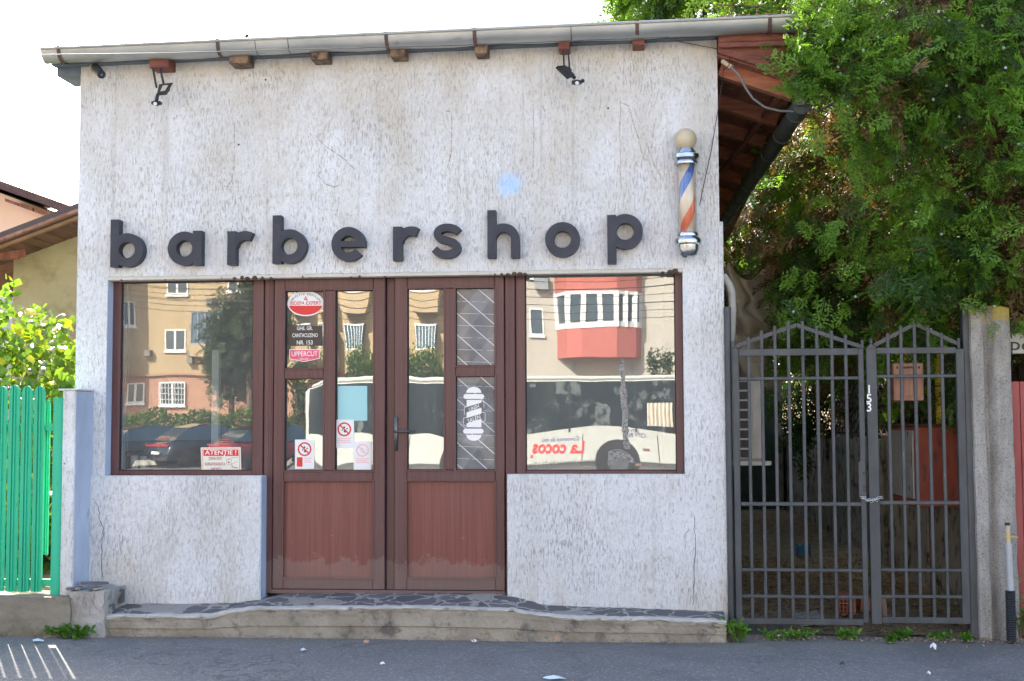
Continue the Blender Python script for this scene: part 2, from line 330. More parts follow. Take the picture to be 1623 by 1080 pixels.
MAT['junb']=leafmat('juniper dead brown',(.13,.08,.035),(.24,.15,.065),.25,scale=2)
MAT['fig']=leafmat('fig leaf',(.07,.17,.02),(.20,.34,.035),.36,.3,(.50,.46,.03),6)
MAT['weed']=leafmat('weed leaf',(.07,.20,.02),(.16,.34,.05),.35)
MAT['pine']=leafmat('pine needles',(.03,.06,.02),(.06,.11,.04),.2)
MAT['hedge']=leafmat('hedge leaf',(.05,.12,.015),(.12,.22,.03),.3)
MAT['berry']=simple('juniper berry bloom',(.30,.38,.36),.8)
def asphalt(name,light=1.0):
    m,nt,b=nm(name); geo=N(nt,'NewGeometry'); p=geo.outputs['Position']
    a=mix(nt,ramp(nt,noi(nt,p,.9,6),[(.3,0),(.7,1)]),tuple(light*x for x in (.15,.148,.146)),tuple(light*x for x in (.20,.197,.192)))
    v=N(nt,'TexVoronoi'); v.inputs['Scale'].default_value=95; L(nt,p,v.inputs['Vector'])
    a=mix(nt,ramp(nt,sep(nt,v.outputs['Color'])[0],[(.82,0),(.97,1)]),a,(.32*light,.31*light,.29*light))
    a=mix(nt,ramp(nt,noi(nt,p,150,3,.7),[(.5,0),(.75,.8)]),a,(.045,.046,.05))
    dy=sep(nt,p)[1]; dirt=mth(nt,'ADD',mth(nt,'MULTIPLY',ramp(nt,mth(nt,'ADD',mth(nt,'MULTIPLY',dy,.5),1),[(.35,0),(.80,1)]),.5),mth(nt,'MULTIPLY',noi(nt,p,3,7,.7),.55))
    a=mix(nt,ramp(nt,dirt,[(.66,0),(.92,.75)]),a,(.20,.17,.13))
    cr=N(nt,'TexVoronoi',feature='DISTANCE_TO_EDGE'); cr.inputs['Scale'].default_value=.8; 
    pn=N(nt,'VectorMath',operation='ADD'); L(nt,p,pn.inputs[0]); nz=N(nt,'TexNoise'); nz.inputs['Scale'].default_value=5; L(nt,p,nz.inputs['Vector']); sc=N(nt,'VectorMath',operation='SCALE'); sc.inputs['Scale'].default_value=.25; L(nt,nz.outputs['Color'],sc.inputs[0]); L(nt,sc.outputs[0],pn.inputs[1]); L(nt,pn.outputs[0],cr.inputs['Vector'])
    a=mix(nt,ramp(nt,cr.outputs['Distance'],[(.001,.5),(.006,0)]),a,(.04,.04,.04))
    a=mix(nt,mth(nt,'MULTIPLY',ramp(nt,noi(nt,p,.7,7,.7),[(.52,0),(.60,1)]),.28),a,(.07,.07,.072)); a=mix(nt,mth(nt,'MULTIPLY',ramp(nt,noi(nt,p,11,5,.75),[(.62,0),(.72,1)]),.35),a,(.26,.245,.215))
    L(nt,a,b.inputs['Base Color']); b.inputs['Roughness'].default_value=.9
    bump(nt,b,mth(nt,'ADD',v.outputs['Distance'],noi(nt,p,30,4)),.6,.006); return m
MAT['asphalt']=asphalt('pavement asphalt'); MAT['road']=asphalt('road asphalt',.8)
MAT['dirt']=simple('yard dirt',(.29,.21,.13),.95,0,(.42,.32,.21),6,bs=1,bscale=40,bdist=.02,c3=(.045,.03,.02),s3=18,t3=(.5,.62))
def crazy():
    m,nt,b=nm('crazy paving stone'); geo=N(nt,'NewGeometry'); p=geo.outputs['Position']
    mp=N(nt,'Mapping'); mp.inputs['Scale'].default_value=(.9,.75,.3); L(nt,p,mp.inputs[0]); nz=N(nt,'TexNoise'); nz.inputs['Scale'].default_value=13; L(nt,p,nz.inputs['Vector'])
    sc=N(nt,'VectorMath',operation='SCALE'); sc.inputs['Scale'].default_value=.07; L(nt,nz.outputs['Color'],sc.inputs[0]); ad=N(nt,'VectorMath',operation='ADD'); L(nt,mp.outputs[0],ad.inputs[0]); L(nt,sc.outputs[0],ad.inputs[1])
    v=N(nt,'TexVoronoi',feature='DISTANCE_TO_EDGE'); v.inputs['Scale'].default_value=6.5; L(nt,ad.outputs[0],v.inputs['Vector'])
    c=N(nt,'TexVoronoi'); c.inputs['Scale'].default_value=6.5; L(nt,ad.outputs[0],c.inputs['Vector']); cc=sep(nt,c.outputs['Color'])[0]
    st=mix(nt,cc,(.075,.073,.08),(.15,.142,.148)); st=mix(nt,ramp(nt,cc,[(.86,0),(.88,1)]),st,(.36,.33,.29)); st=mix(nt,mth(nt,'MULTIPLY',noi(nt,p,25,4),.5),st,(.14,.135,.14))
    f=ramp(nt,mth(nt,'SUBTRACT',v.outputs['Distance'],mth(nt,'MULTIPLY',noi(nt,p,4,3),.075)),[(.0,1),(.02,0)]); col=mix(nt,f,st,mix(nt,noi(nt,p,18,5),(.14,.13,.12),(.50,.47,.42))); L(nt,col,b.inputs['Base Color']); b.inputs['Roughness'].default_value=.8
    bump(nt,b,mth(nt,'ADD',ramp(nt,v.outputs['Distance'],[(.04,0),(.08,1)]),mth(nt,'MULTIPLY',noi(nt,p,40,4),.4)),.8,.008); return m
MAT['crazy']=crazy()
def frosted():
    # grey translucent film with printed diagonal lines
    m,nt,b=nm('patterned window film'); s_=sep(nt,coords(nt)); x,z=s_[0],s_[2]
    def line(k,a,per,w):
        t=mth(nt,'ADD',mth(nt,'MULTIPLY',x,a),mth(nt,'MULTIPLY',z,k)); fr=mth(nt,'FRACT',mth(nt,'DIVIDE',t,per)); return mth(nt,'LESS_THAN',fr,w/per)
    br=ramp(nt,noi(nt,coords(nt,(1,1,1)),28,3),[(.42,0),(.5,1)])
    l=mth(nt,'MAXIMUM',line(.75,.66,.115,.006),mth(nt,'MULTIPLY',mth(nt,'MULTIPLY',line(1,.04,.086,.004),.6),br)); l=mth(nt,'MAXIMUM',l,mth(nt,'MULTIPLY',line(.6,-.8,.28,.12),.10))
    g=mix(nt,ramp(nt,noi(nt,coords(nt),5,4),[(.35,0),(.7,1)]),(.10,.105,.115),(.19,.195,.21)); L(nt,mix(nt,l,g,(.62,.63,.65)),b.inputs['Base Color']); b.inputs['Roughness'].default_value=.25; b.inputs['Coat Weight'].default_value=.7; b.inputs['Coat Roughness'].default_value=.03
    b.inputs['Roughness'].default_value=.5; return m
MAT['film']=frosted()
def brickwall():
    m,nt,b=nm('pinkish brick'); v=coords(nt); s_=sep(nt,v); cb=N(nt,'CombineXYZ'); L(nt,s_[0],cb.inputs[0]); L(nt,s_[2],cb.inputs[1]); t=N(nt,'TexBrick'); t.inputs['Scale'].default_value=1; t.inputs['Brick Width'].default_value=.42; t.inputs['Row Height'].default_value=.14; t.inputs['Mortar Size'].default_value=.014
    t.inputs['Color1'].default_value=(.44,.23,.15,1); t.inputs['Color2'].default_value=(.36,.18,.12,1); t.inputs['Mortar'].default_value=(.38,.27,.2,1); L(nt,cb.outputs[0],t.inputs['Vector']); L(nt,t.outputs[0],b.inputs['Base Color']); b.inputs['Roughness'].default_value=.9; return m
MAT['brick']=brickwall()
MAT['ywall']=simple('ochre render',(.47,.36,.215),.9,0,(.40,.30,.175),.5,(1,1,.4),c3=(.22,.15,.08),s3=1.2,t3=(.6,.75))
MAT['wwall']=simple('cream render',(.48,.45,.39),.9,0,(.42,.39,.34),.5,(1,1,.4))
MAT['pinkwall']=simple('coral render',(.50,.155,.13),.9,0,(.44,.13,.11),.5,(1,1,.4))
MAT['carblack']=simple('dark blue grey car paint',(.02,.028,.04),.15,.3,coat=1)
MAT['carred']=simple('dark red car paint',(.16,.012,.018),.18,.3,coat=1)
MAT['taillamp']=simple('tail lamp red',(.35,.01,.02),.15)
MAT['busw']=simple('bus white paint',(.55,.56,.52),.3,0,(.50,.51,.47),1,coat=.5)
MAT['tyre']=simple('tyre rubber',(.02,.02,.02),.8)
MAT['olive']=simple('olive plaster',(.33,.30,.17),.92,0,(.40,.375,.23),1.5,bs=.5,bscale=30,c3=(.26,.235,.13),s3=2,t3=(.5,.62))
MAT['orange']=simple('orange render',(.80,.50,.30),.9,0,(.84,.62,.46),.4)
MAT['palewall']=simple('pale wall',(.50,.50,.55),.9)
MAT['brownmetal']=simple('brown sheet fascia',(.055,.04,.042),.5,.2,(.075,.058,.06),2)
MAT['inner']=simple('interior paint',(.30,.31,.32),.8,0,(.26,.27,.28),2)
MAT['innerfloor']=simple('interior floor',(.10,.08,.06),.6)
# ================= GROUND =================
def PX(px,Y=.1,py=600): return at(px,py,Y).x
def PZ(px,py,Y=.1): return at(px,py,Y).z
g=MB()
def gz(x,y): return -.004+.008*noise.noise(Vector((x*.7,y*.7,0)))
xs=[-60,-20,-9]+[-6.5+i*.12 for i in range(92)]+[7,20,60]; ys=[-13,-9,-6]+[-4+.1*i for i in range(41)]+[.6]
vs=[(x,y,gz(x,y) if -6.5<x<5 and y>-4 else -.004) for y in ys for x in xs]; nx=len(xs)
g.add(vs,[(j*nx+i,j*nx+i+1,(j+1)*nx+i+1,(j+1)*nx+i) for j in range(len(ys)-1) for i in range(nx-1)])
tag(g.build('pavement',MAT['asphalt'],None,True),kind='structure')
g=MB(); g.box(-60,60,-13.15,-13,-.3,.004); tag(g.build('kerb',MAT['concgrey']),kind='structure')
g=MB(); g.add([(-90,-40,-.25),(90,-40,-.25),(90,-13.15,-.25),(-90,-13.15,-.25)],[(0,1,2,3)]); tag(g.build('road',MAT['road']),kind='structure')
g=MB(); g.box(-90,90,-75,-40,-.4,-.1); tag(g.build('far_pavement',MAT['concdark']),kind='structure')
g=MB(); g.add([(-400,-400,-.6),(400,-400,-.6),(400,400,-.6),(-400,400,-.6)],[(0,1,2,3)]); tag(g.build('ground',MAT['dirt']),kind='structure')
# yard earth behind gate and gardens
g=MB(); g.sheet(lambda u,v:(.6+u*8.4,.0+v*30,.01+.05*noise.noise(Vector((u*14,v*24,1)))),50,90); tag(g.build('yard_earth',MAT['dirt'],None,True),kind='structure')
g=MB(); g.sheet(lambda u,v:(-24+u*20,.0+v*30,.1+.05*noise.noise(Vector((u*20,v*24,1)))),40,40); tag(g.build('garden_earth',MAT['dirt'],None,True),kind='structure')
# ================= SHOP =================
XL,XR=-4.02,.598; OL=PX(168,0); OR_=PX(1084,0); ZT=PZ(600,432.5,0); ZS=PZ(180,754,0); ZSR=PZ(950,752,0)
DL=PX(415,0,820); DR=PX(804,0,820)
B=thing('barbershop_building',(-1.7,2,0),'low white rendered shop with brown framed windows and double doors under a zinc gutter','shop')
w=MB(); ZTOP=4.17; TH=.32
w.box(XL,XR,0,TH,ZT,ZTOP); w.box(XL,OL,0,TH,ZS,ZT); w.box(OR_,XR,0,TH,-.02,ZT)
w.box(DR,OR_,0,TH,-.02,ZSR)
w.box(XL,DL-.004,.02,TH,-.02,ZS-.002)
w.box(XL,XL+.25,TH,14,-.02,ZTOP-.1); w.box(XR-.25,XR,TH,14,-.02,3.95); w.box(XL+.25,XR-.25,5.75,6,-.02,ZTOP-.1)  # side walls lengthened past the unseen back to block sun from the yard
w.build('wall',MAT['plaster'],B)
# lower left panel proud of wall, with blue painted return
w=MB(); w.cbox(PX(137,-.03,840),DL,-.03,.019,.0,ZS,.006); w.build('apron_wall',MAT['plaster'],B)
w=MB(); w.box(DL-.002,DL+.004,-.026,.16,.05,ZS-.006); w.build('painted_reveal',MAT['blueplaster'],B); w=MB(); w.box(OL-.002,OL+.003,.002,.16,ZS,ZT-.01); w.build('painted_reveal',MAT['blueplaster'],B)
# raised strip on right corner
w=MB(); w.cbox(PX(1137,0,300),PX(1146,0,360),-.012,.1,-.02,PZ(1141,352,0),.006); w.build('corner_render',MAT['plaster'],B)
# lintel trim strip
w=MB(); w.cbox(OL,OR_,.004,.10,PZ(600,438.3,.0),ZT+.001,.003); w.build('lintel_trim',simple('lintel mortar',(.52,.50,.43),.9,0,(.62,.60,.54),6,bs=.6,c3=(.3,.28,.24),s3=12),B)
FOAM=simple('brown foam',(.05,.03,.025),.9,0,(.10,.07,.05),40,bs=1)
for px,r in [(193,.014),(262,.012),(276,.01),(345,.012),(352,.014),(362,.012),(372,.016),(384,.02),(392,.018),(404,.022),(416,.02),(430,.016),(480,.015),(492,.012),(502,.012),(556,.013),(570,.016),(588,.012),(610,.013),(785,.014),(795,.016),(805,.018),(815,.02),(824,.02),(832,.018),(1050,.016),(1062,.02),(1070,.024)]:
    w=MB(); c=at(px,437.5+rnd.uniform(-1,1)-(px-600)*.0148,.01); sph(w,c,r,7,5,(rnd.uniform(.9,1.6),.5,.8)); w.build('foam_bead',FOAM,B)
# cracks in the render
def crack(pts,Y,r=.0022):
    P=[]
    for i,(a,b) in enumerate(pts):
        p=at(a,b,Y); P.append(p)
    Q=[]
    for i in range(len(P)-1):
        for k in range(6):
            t=k/6; q=P[i].lerp(P[i+1],t); q.x+=rnd.uniform(-.006,.006); q.z+=rnd.uniform(-.003,.003); Q.append(q)
    Q.append(P[-1]); c=MB(); c.tube(Q,[r*rnd.uniform(.5,1.3) for _ in Q],5); return c
dk=simple('crack shadow line',(.10,.09,.08),1)
c=crack([(147,790),(156,805),(158,822),(164,838),(162,860),(160,890),(164,915)],-.031); c.build('crack',dk,B)
c=crack([(1100,820),(1102,880),(1098,960)],0); c.build('crack',dk,B)
c=crack([(1094,840),(1086,846),(1087,868)],0,.0015); c.build('crack',dk,B)
# ghost lettering left in the render
gm=simple('ghost letter edge',(.35,.31,.25),1,0,(.64,.62,.59),26,contrast=(.38,.62),bs=.8)
def gpath(pts,name='ghost_letter',closed=False):
    P=[at(a,b,.0025) for a,b in pts]; m_=MB(); 
    Q=[]
    for i in range(len(P)-(0 if closed else 1)):
        for k in range(4): Q.append(P[i].lerp(P[(i+1)%len(P)],k/4)+Vector((rnd.uniform(-.003,.003),0,rnd.uniform(-.003,.003))))
    m_.tube(Q,[.0068*rnd.uniform(.55,1.1) for _ in Q],5,closed=closed); return m_
m_=gpath([(372,195),(371,260),(368,285),(360,296),(350,294),(346,284)]); m_.build('ghost_letter',gm,B)
m_=gpath([(500,215),(505,222),(520,235),(540,248),(556,262),(565,272)]); q=gpath([(505,260),(510,270),(505,278),(515,292),(530,297),(545,290)]); m_.add(q.v,q.f); m_.build('ghost_letter',gm,B)
m_=gpath([(705,175),(716,178),(716,210),(714,250),(700,296)]); m_.build('ghost_letter',gm,B)
m_=gpath([(845,165),(846,230),(843,300)]); q=gpath([(858,168),(866,180)]); m_.add(q.v,q.f); m_.build('ghost_letter',gm,B)
m_=gpath([(984,292),(983,230),(983,162),(996,168),(1010,215),(1022,255),(1030,250),(1040,180)]); q=gpath([(1006,172),(1018,205),(1036,262),(1052,290)]); m_.add(q.v,q.f); m_.build('ghost_letter',gm,B)
# --- windows and doors ---
YF0,YF1=.10,.165
FM=[MAT['frame'],MAT['darkgap']]
def pane(name,x0,x1,z0,z1,Y,mat,parent,bulge,n=14):
    m_=MB(); 
    m_.sheet(lambda u,v:(x0+(x1-x0)*u,Y-bulge*(1-(2*u-1)**2)*(1-(2*v-1)**2),z0+(z1-z0)*v),n,n)
    o=m_.build(name,mat,parent,True)
    me=o.data
    if me.polygons[0].normal.y>0: me.flip_normals()
    return o
def member(m_,x0,x1,z0,z1,y0=YF0,y1=YF1,c=.004,horiz=None): m_.m=0; m_.cbox(x0,x1,y0,y1,z0,z1,c)
def gasket(m_,x0,x1,z0,z1,y):
    m_.m=1; t=.009
    m_.box(x0-t,x0+t*.6,y,y+.02,z0-t,z1+t); m_.box(x1-t*.6,x1+t,y,y+.02,z0-t,z1+t); m_.box(x0+t*.6,x1-t*.6,y,y+.02,z1-t*.5,z1+t); m_.box(x0+t*.6,x1-t*.6,y,y+.02,z0-t,z0+t*.5); m_.m=0
# left window
def window(xo0,xo1,xg0,xg1,zo0,zo1,zg0,zg1):
    m_=MB(); member(m_,xo0,xg0,zo0,zo1); member(m_,xg1,xo1,zo0,zo1); member(m_,xg0,xg1,zo0,zg0); member(m_,xg0,xg1,zg1,zo1)
    gasket(m_,xg0,xg1,zg0,zg1,.118); o=m_.build('window',FM,B)
    pane('pane',xg0,xg1,zg0,zg1,.128,MAT['glass'],o,.0006,24); return o
ZWB=PZ(290,754,.1); ZWT=PZ(600,436,.1)
window(PX(175),PX(417),PX(190),PX(400),ZWB,ZWT,PZ(290,746),PZ(290,447))
window(PX(818),PX(1083),PX(833),PX(1071),ZWB,ZWT,PZ(950,746),PZ(950,432))
# jambs between windows and doors
m_=MB(); ZD0=PZ(600,942,.1)
member(m_,PX(418.5),PX(433),ZD0,ZWT,.105); member(m_,PX(800.5),PX(816.5),ZD0,ZWT,.105)
m_.m=1; m_.box(PX(416.5),PX(419),.12,.16,ZD0,ZWT); m_.box(PX(816),PX(818.5),.12,.16,ZWB,ZWT); m_.m=0
m_.cbox(PX(410,0.1,850),PX(418.4),.095,.165,ZD0,ZWB-.001,.003)
member(m_,PX(433),PX(800.5),ZD0,ZD0+.03,.075,.16); member(m_,PX(433),PX(800.5),PZ(600,440.5),ZWT,.105); member(m_,PX(611.5),PX(624.5),ZD0+.03,PZ(600,440.5)-.001,.13,.165)
for px in (424,428,806,811): m_.m=0; m_.cbox(PX(px),PX(px+2),.102,.106,ZD0+.03,ZWT-.003,.001)
m_.build('door_frame',FM,B)
def leaf(x0,x1,zb,zt,panes,panel,mem):
    m_=MB()
    for a in mem: member(m_,*a,y0=.088,y1=.15,c=.005)
    for p in panes: gasket(m_,*p[:4],.112)
    # glazing bead, a thin step round each opening
    for p in list(panes)+[panel]:
        a,b,c_,d=p[:4]; t=.012
        m_.cbox(a-t,a+.002,.083,.09,c_-t,d+t,.002); m_.cbox(b-.002,b+t,.083,.09,c_-t,d+t,.002); m_.cbox(a+.002,b-.002,.083,.09,d-.002,d+t,.002); m_.cbox(a+.002,b-.002,.083,.09,c_-t,c_+.002,.002)
    o=m_.build('door',FM,B)
    q=MB(); q.box(panel[0]-.005,panel[1]+.005,.115,.13,panel[2]-.005,panel[3]+.005); q.build('panel',MAT['panel'],o)
    for p in panes: pane('pane',p[0],p[1],p[2],p[3],.124,p[4],o,p[5])
    return o
zr=lambda py,px=520: PZ(px,py,.1)
a0,a1,a2,a3,a4,a5=[PX(v) for v in (434.5,451.5,513,531.5,592,610.5)]
zb,zt=ZD0+.032,zr(442); z1,z2,z3,z4,z5,z6=zr(916),zr(763),zr(746),zr(600),zr(584),zr(461)
doorL=leaf(a0,a5,zb,zt,[(a1,a2,z5,z6,MAT['doorglass'],.0009),(a1,a2,z3,z4,MAT['doorglass'],.0009),(a3,a4,z3,z6,MAT['doorglass'],.0007)],(a1,a4,z1,z2),
 [(a0,a1,zb,zt),(a4,a5,zb,zt),(a1,a4,zb,z1),(a1,a4,z2,z3),(a1,a4,z6,zt),(a2,a3,z3,z6),(a1,a2,z4,z5)])
b0,b1,b2,b3,b4,b5=[PX(v) for v in (625.5,645.5,704,722.5,784.5,799.5)]
zr=lambda py,px=715: PZ(px,py,.1)
zt2=zr(439.5); z1,z2,z3,z4,z5,z6=zr(916),zr(763),zr(745),zr(597),zr(580),zr(457.5)
doorR=leaf(b0,b5,zb,zt2,[(b1,b2,z3,z6,MAT['doorglass'],.0005),(b3,b4,z5,z6,MAT['film'],0),(b3,b4,z3,z4,MAT['film'],0)],(b1,b4,z1,z2),
 [(b0,b1,zb,zt2),(b4,b5,zb,zt2),(b1,b4,zb,z1),(b1,b4,z2,z3),(b1,b4,z6,zt2),(b2,b3,z3,z6),(b3,b4,z4,z5)])
# handle
m_=MB(); hx=PX(628.5); hz=PZ(630,684); m_.cbox(hx-.013,hx+.013,.072,.086,PZ(630,715),PZ(630,661),.004); m_.tube([(hx,.08,hz),(hx,.035,hz),(hx+.012,.028,hz+.002),(PX(653,.04),.028,hz)],.0085,10); m_.tube([(hx,.07,hz-.06),(hx,.062,hz-.06)],.009,10)
m_.build('handle',simple('door handle metal',(.12,.12,.13),.3,.8),doorR,True)
# interior room
m_=MB(); m_.box(XL+.25,XR-.25,.33,5.75,.19,.21); m_.build('floor',MAT['innerfloor'],B)
m_=MB(); m_.box(XL+.251,XR-.251,5.70,5.74,.21,3.0); m_.box(XL+.251,XL+.27,.33,5.7,.21,3.0); m_.box(XR-.27,XR-.251,.33,5.7,.21,3.0); m_.box(XL+.27,XR-.27,.33,5.7,2.9,2.95); m_.build('interior_wall',MAT['inner'],B)
m_=MB(); p=at(342,700,1.0); m_.cbox(p.x-.03,p.x+.03,.97,1.03,.21,at(342,555,1.0).z,.004); m_.build('inner_post',MAT['white'],B)
m_=MB(); m_.box(XL+.6,XL+.9,3,3.5,.21,1.1); m_.build('counter',simple('dark furniture',(.05,.045,.04),.5),B)
# roof, gutter
GZL=at(64,78,-.25).z; GXL=at(64,90,-.25).x; GXR=at(1266,40,-.25).x; GZR=at(1262,25.5,-.25).z
def gzz(x): return GZL+(GZR-GZL)*(x-GXL)/(GXR-GXL)
m_=MB(); n=14; prof=[(-.25-.008,.004)]+[(-.165-.085*math.cos(PI*k/n),-.085*math.sin(PI*k/n)-.0) for k in range(n+1)]
prof2=[(-.165-.080*math.cos(PI*k/n),-.080*math.sin(PI*k/n)) for k in range(n,-1,-1)]; pr=prof+prof2
vs=[];K=60
for i in range(K+1):
    x=GXL+(GXR-GXL)*i/K; sag=.004*math.sin(i*.9)+.003*math.sin(i*.37)
    for (y,z) in pr: vs.append((x,y,gzz(x)+z+sag))
P=len(pr); fs=[(i*P+k,i*P+(k+1)%P,(i+1)*P+(k+1)%P,(i+1)*P+k) for i in range(K) for k in range(P)]
m_.add(vs,fs); m_.tube([(GXL+(GXR-GXL)*i/20,-.256,gzz(GXL+(GXR-GXL)*i/20)+.003) for i in range(21)],.0095,8)
gut=m_.build('gutter',MAT['zinc'],B,'auto')
m_=MB(); m_.prism([(GXL,0),(GXL,0)],0,0) if 0 else None
c_=[(GXL+.002,-.165-.083*math.cos(PI*k/n),gzz(GXL)-.083*math.sin(PI*k/n)) for k in range(n+1)]; m_.add(c_+[(v[0]+.004,v[1],v[2]) for v in c_],[tuple(range(n+1)),tuple(range(2*n+1,n,-1))]); m_.build('end_cap',MAT['zinc'],gut)
for px in (93,345,612,752,1010,1221):
    x=at(px,60,-.25).x; m_=MB(); Q=[(x,-.263,gzz(x)+.016)]+[(x,-.165-.09*math.cos(PI*k/10),gzz(x)-.09*math.sin(PI*k/10)) for k in range(11)]
    vs=[];
    for q in Q: vs+=[(q[0]-.013,q[1],q[2]),(q[0]+.013,q[1],q[2])]
    v2=[(a,b*1.0+(.006 if b>-.165 else -.006)*0, c+0) for a,b,c in vs]
    m_.add(vs,[(2*i,2*i+1,2*i+3,2*i+2) for i in range(len(Q)-1)]); m_.build('bracket',MAT['band'],gut)
for px in (404,456,905): # sheet joints
    x=at(px,60,-.25).x; m_=MB(); Q=[(x,-.165-.0865*math.cos(PI*k/10),gzz(x)-.0865*math.sin(PI*k/10)) for k in range(11)]; m_.tube(Q,.0022,4); m_.build('seam',MAT['black'],gut)
# fascia behind gutter
m_=MB(); m_.prism([(GXL,gzz(GXL)-.07),(XR-.002,gzz(XR)-.07),(XR-.002,gzz(XR)+.03),(GXL,gzz(GXL)+.03)],-.074,-.004); m_.box(GXL+.01,XL-.004,-.003,.3,gzz(GXL)-.13,gzz(GXL)-.0); m_.build('fascia',simple('fascia zinc',(.10,.13,.16),.6,.2,(.15,.18,.21),5),B)
m_=MB()
def rf(x,y): return gzz(x)+.03+(y+.2)*.16
m_.add([(GXL-.0,-.21,rf(GXL,-.2)),(1.0,-.21,rf(1.0,-.2)),(.2,2.6,rf(.2,2.6)),(GXL+.8,2.6,rf(GXL,2.6))],[(0,1,2,3)])
m_.add([(GXL,-.21,rf(GXL,-.2)),(GXL+.8,2.6,rf(GXL,2.6)),(GXL,14.2,3.95)],[(0,1,2)])
m_.add([(GXL+.8,2.6,rf(GXL,2.6)),(.2,2.6,rf(.2,2.6)),(1.15,14.2,3.76),(GXL,14.2,3.95)],[(0,1,2,3)]); m_.add([(1.0,-.21,rf(1,-.2)),(1.2,-.12,3.76),(1.2,14.2,3.76),(.2,2.6,rf(.2,2.6))],[(0,1,2,3)])  # roof carried over the added rear length that shades the yard
m_.build('roof',MAT['tile'],B)
m_=MB()
for k in range(9):
    x=.62+k*.06; z=gzz(x)+.022; m_.tube([(x,-.2,z),(x+.005,.2,z+.04)],.022,8)
m_.build('verge_tiles',MAT['tile'],B)
m_=MB(); m_.tube([at(390,60,-.1),at(392,55,-.1)],.012,6); m_.build('roof_clip',MAT['black'],B)
# visible beam ends under the gutter
for px,py,wpx,hpx,mm in [(254,103,37,14,'beamdark'),(380,97,36,13,'rotten'),(507,90.5,32,13,'rotten'),(631,85,28,14,'rotten'),(763,80,23,16,'rotten'),(894,73,20,15,'beamdark'),(1012,67,22,14,'beamdark')]:
    c=at(px,py,-.12); s_=7.9/2050; m_=MB(); m_.cbox(c.x-wpx/2*s_,c.x+wpx/2*s_,-.15,.02,c.z-hpx/2*s_,c.z+hpx/2*s_+.04,.004); m_.build('beam_end',MAT[mm],B)
# right eave: boards, rafters, filler
m_=MB(); ZE=lambda x:3.99-(x-.6)*.36
for k in range(34):
    y=-.06+k*.18; dz=rnd.uniform(-.004,.004); m_.obox(((.6+1.15)/2,y+.09,ZE(.875)+dz),(1,0,-.36),(0,1,0),(.36,0,1),.295,.086,.009)
m_.build('eave_board',MAT['board'],B)
for i,y in enumerate([.1,.95,1.75,2.65,3.5,4.5,5.4]):
    m_=MB(); m_.obox((.875,y,ZE(.875)-.062),(1,0,-.36),(0,1,0),(.36,0,1),.27-(.02*i if i<4 else .09),.04,.05); m_.build('rafter',MAT['beam'],B)
m_=MB(); m_.obox((.9,2.2,ZE(.9)-.115),(-.08,1,0),(1,0,0),(0,0,1),2.6,.018,.016); m_.build('lath',MAT['board'],B)
m_=MB(); x1=1.16
m_.prism([(.60,ZE(.6)+.0),(x1,ZE(x1)),(x1,gzz(1)-.075),(.60,gzz(.6)-.075)],-.10,-.06); m_.cbox(.6,x1+.02,-.125,-.101,gzz(.8)-.125,gzz(.8)-.065,.004); m_.cbox(.6,x1-.1,-.14,-.126,gzz(.8)-.165,gzz(.8)-.13,.004)
m_.build('gable_board',MAT['beamdark'],B)
m_=MB(); E0=Vector((1.16,-.12,3.60)); E1=Vector((.93,5.6,3.56)); m_.tube([E0,E1],.062,14)
for k in range(9): p=E0.lerp(E1,.04+k*.115); q=E0.lerp(E1,.045+k*.115); m_.tube([p,q],.069,14)
m_.tube([E0+Vector((.0,-.02,.14)),E0+Vector((0,-.02,.09)),E0+Vector((0,.0,.0))],[.075,.05,.05],14)
m_.build('side_gutter_pipe',MAT['pipe'],B,'auto')
# ================= PLINTH =================
PL=thing('shop_plinth',(-1.6,-.2,0),'low concrete step with dark crazy paving running along the foot of the white shop','step')
fr=[(150,975),(250,975),(335,974),(372,966),(400,963),(540,962),(640,961),(760,964),(815,966),(850,972),(900,977),(1000,979),(1100,982),(1151,984)]
bk=[(150,955),(250,955),(340,955),(390,949),(420,943),(540,942),(640,942),(760,942),(803,945),(850,957),(900,961),(1000,964),(1100,967),(1151,969)]
def interp(tab,x):
    for (a,b),(c,d) in zip(tab,tab[1:]):
        if x<=c: return b+(d-b)*(x-a)/(c-a)
    return tab[-1][1]
YP=-.36; m_=MB(); NP=150
def topf(u,v):
    px=158+(1151-158)*u; f=at(px,interp(fr,px),YP); b=at(px,interp(bk,px),-.0)
    x=f.x; pxb=px; zb_=b.z; y=YP+(.0-YP)*v; z=f.z+(zb_-f.z)*v
    e=.006*noise.noise(Vector((x*6,y*6,2)))+.004*noise.noise(Vector((x*25,y*25,2)))
    yy=y+(.012*noise.noise(Vector((x*9,0,5))) if v==0 else 0)+(0.18*max(0,v-.92)/.08 if 415<px<800 else (.04*(v>.99)))
    return (x,yy,z+e)
m_.sheet(topf,NP,12); m_.build('paving',MAT['crazy'],PL,True)
m_=MB()
def facef(u,v):
    px=158+(1151-158)*u; t=topf(u,0); zlow=-.02; h=t[2]-zlow
    rows=[0,.02,.12,.2,.3,.4,.5,.56,.58,.7,.85,1]; k=min(int(v*11+.5),11); r=rows[k]
    out=.006 if r<.1 else (.008+.003*noise.noise(Vector((t[0]*3,8,0))) if r<.22+.08*noise.noise(Vector((t[0]*1.5,3,0))) else (.003 if r<.57 else -.010))
    x=t[0]; y=t[1]+(-out if k>0 else 0)+.007*noise.noise(Vector((x*4,r*1.5,0)))+.004*noise.noise(Vector((x*30,r*20,0)))*(k>0)
    return (x,min(y,t[1]+.01) if k<1 else y,t[2]-h*r)
m_.sheet(facef,NP*2,11)
m_.build('kerb_face',MAT['concrete'],PL,False)
m_=MB(); 
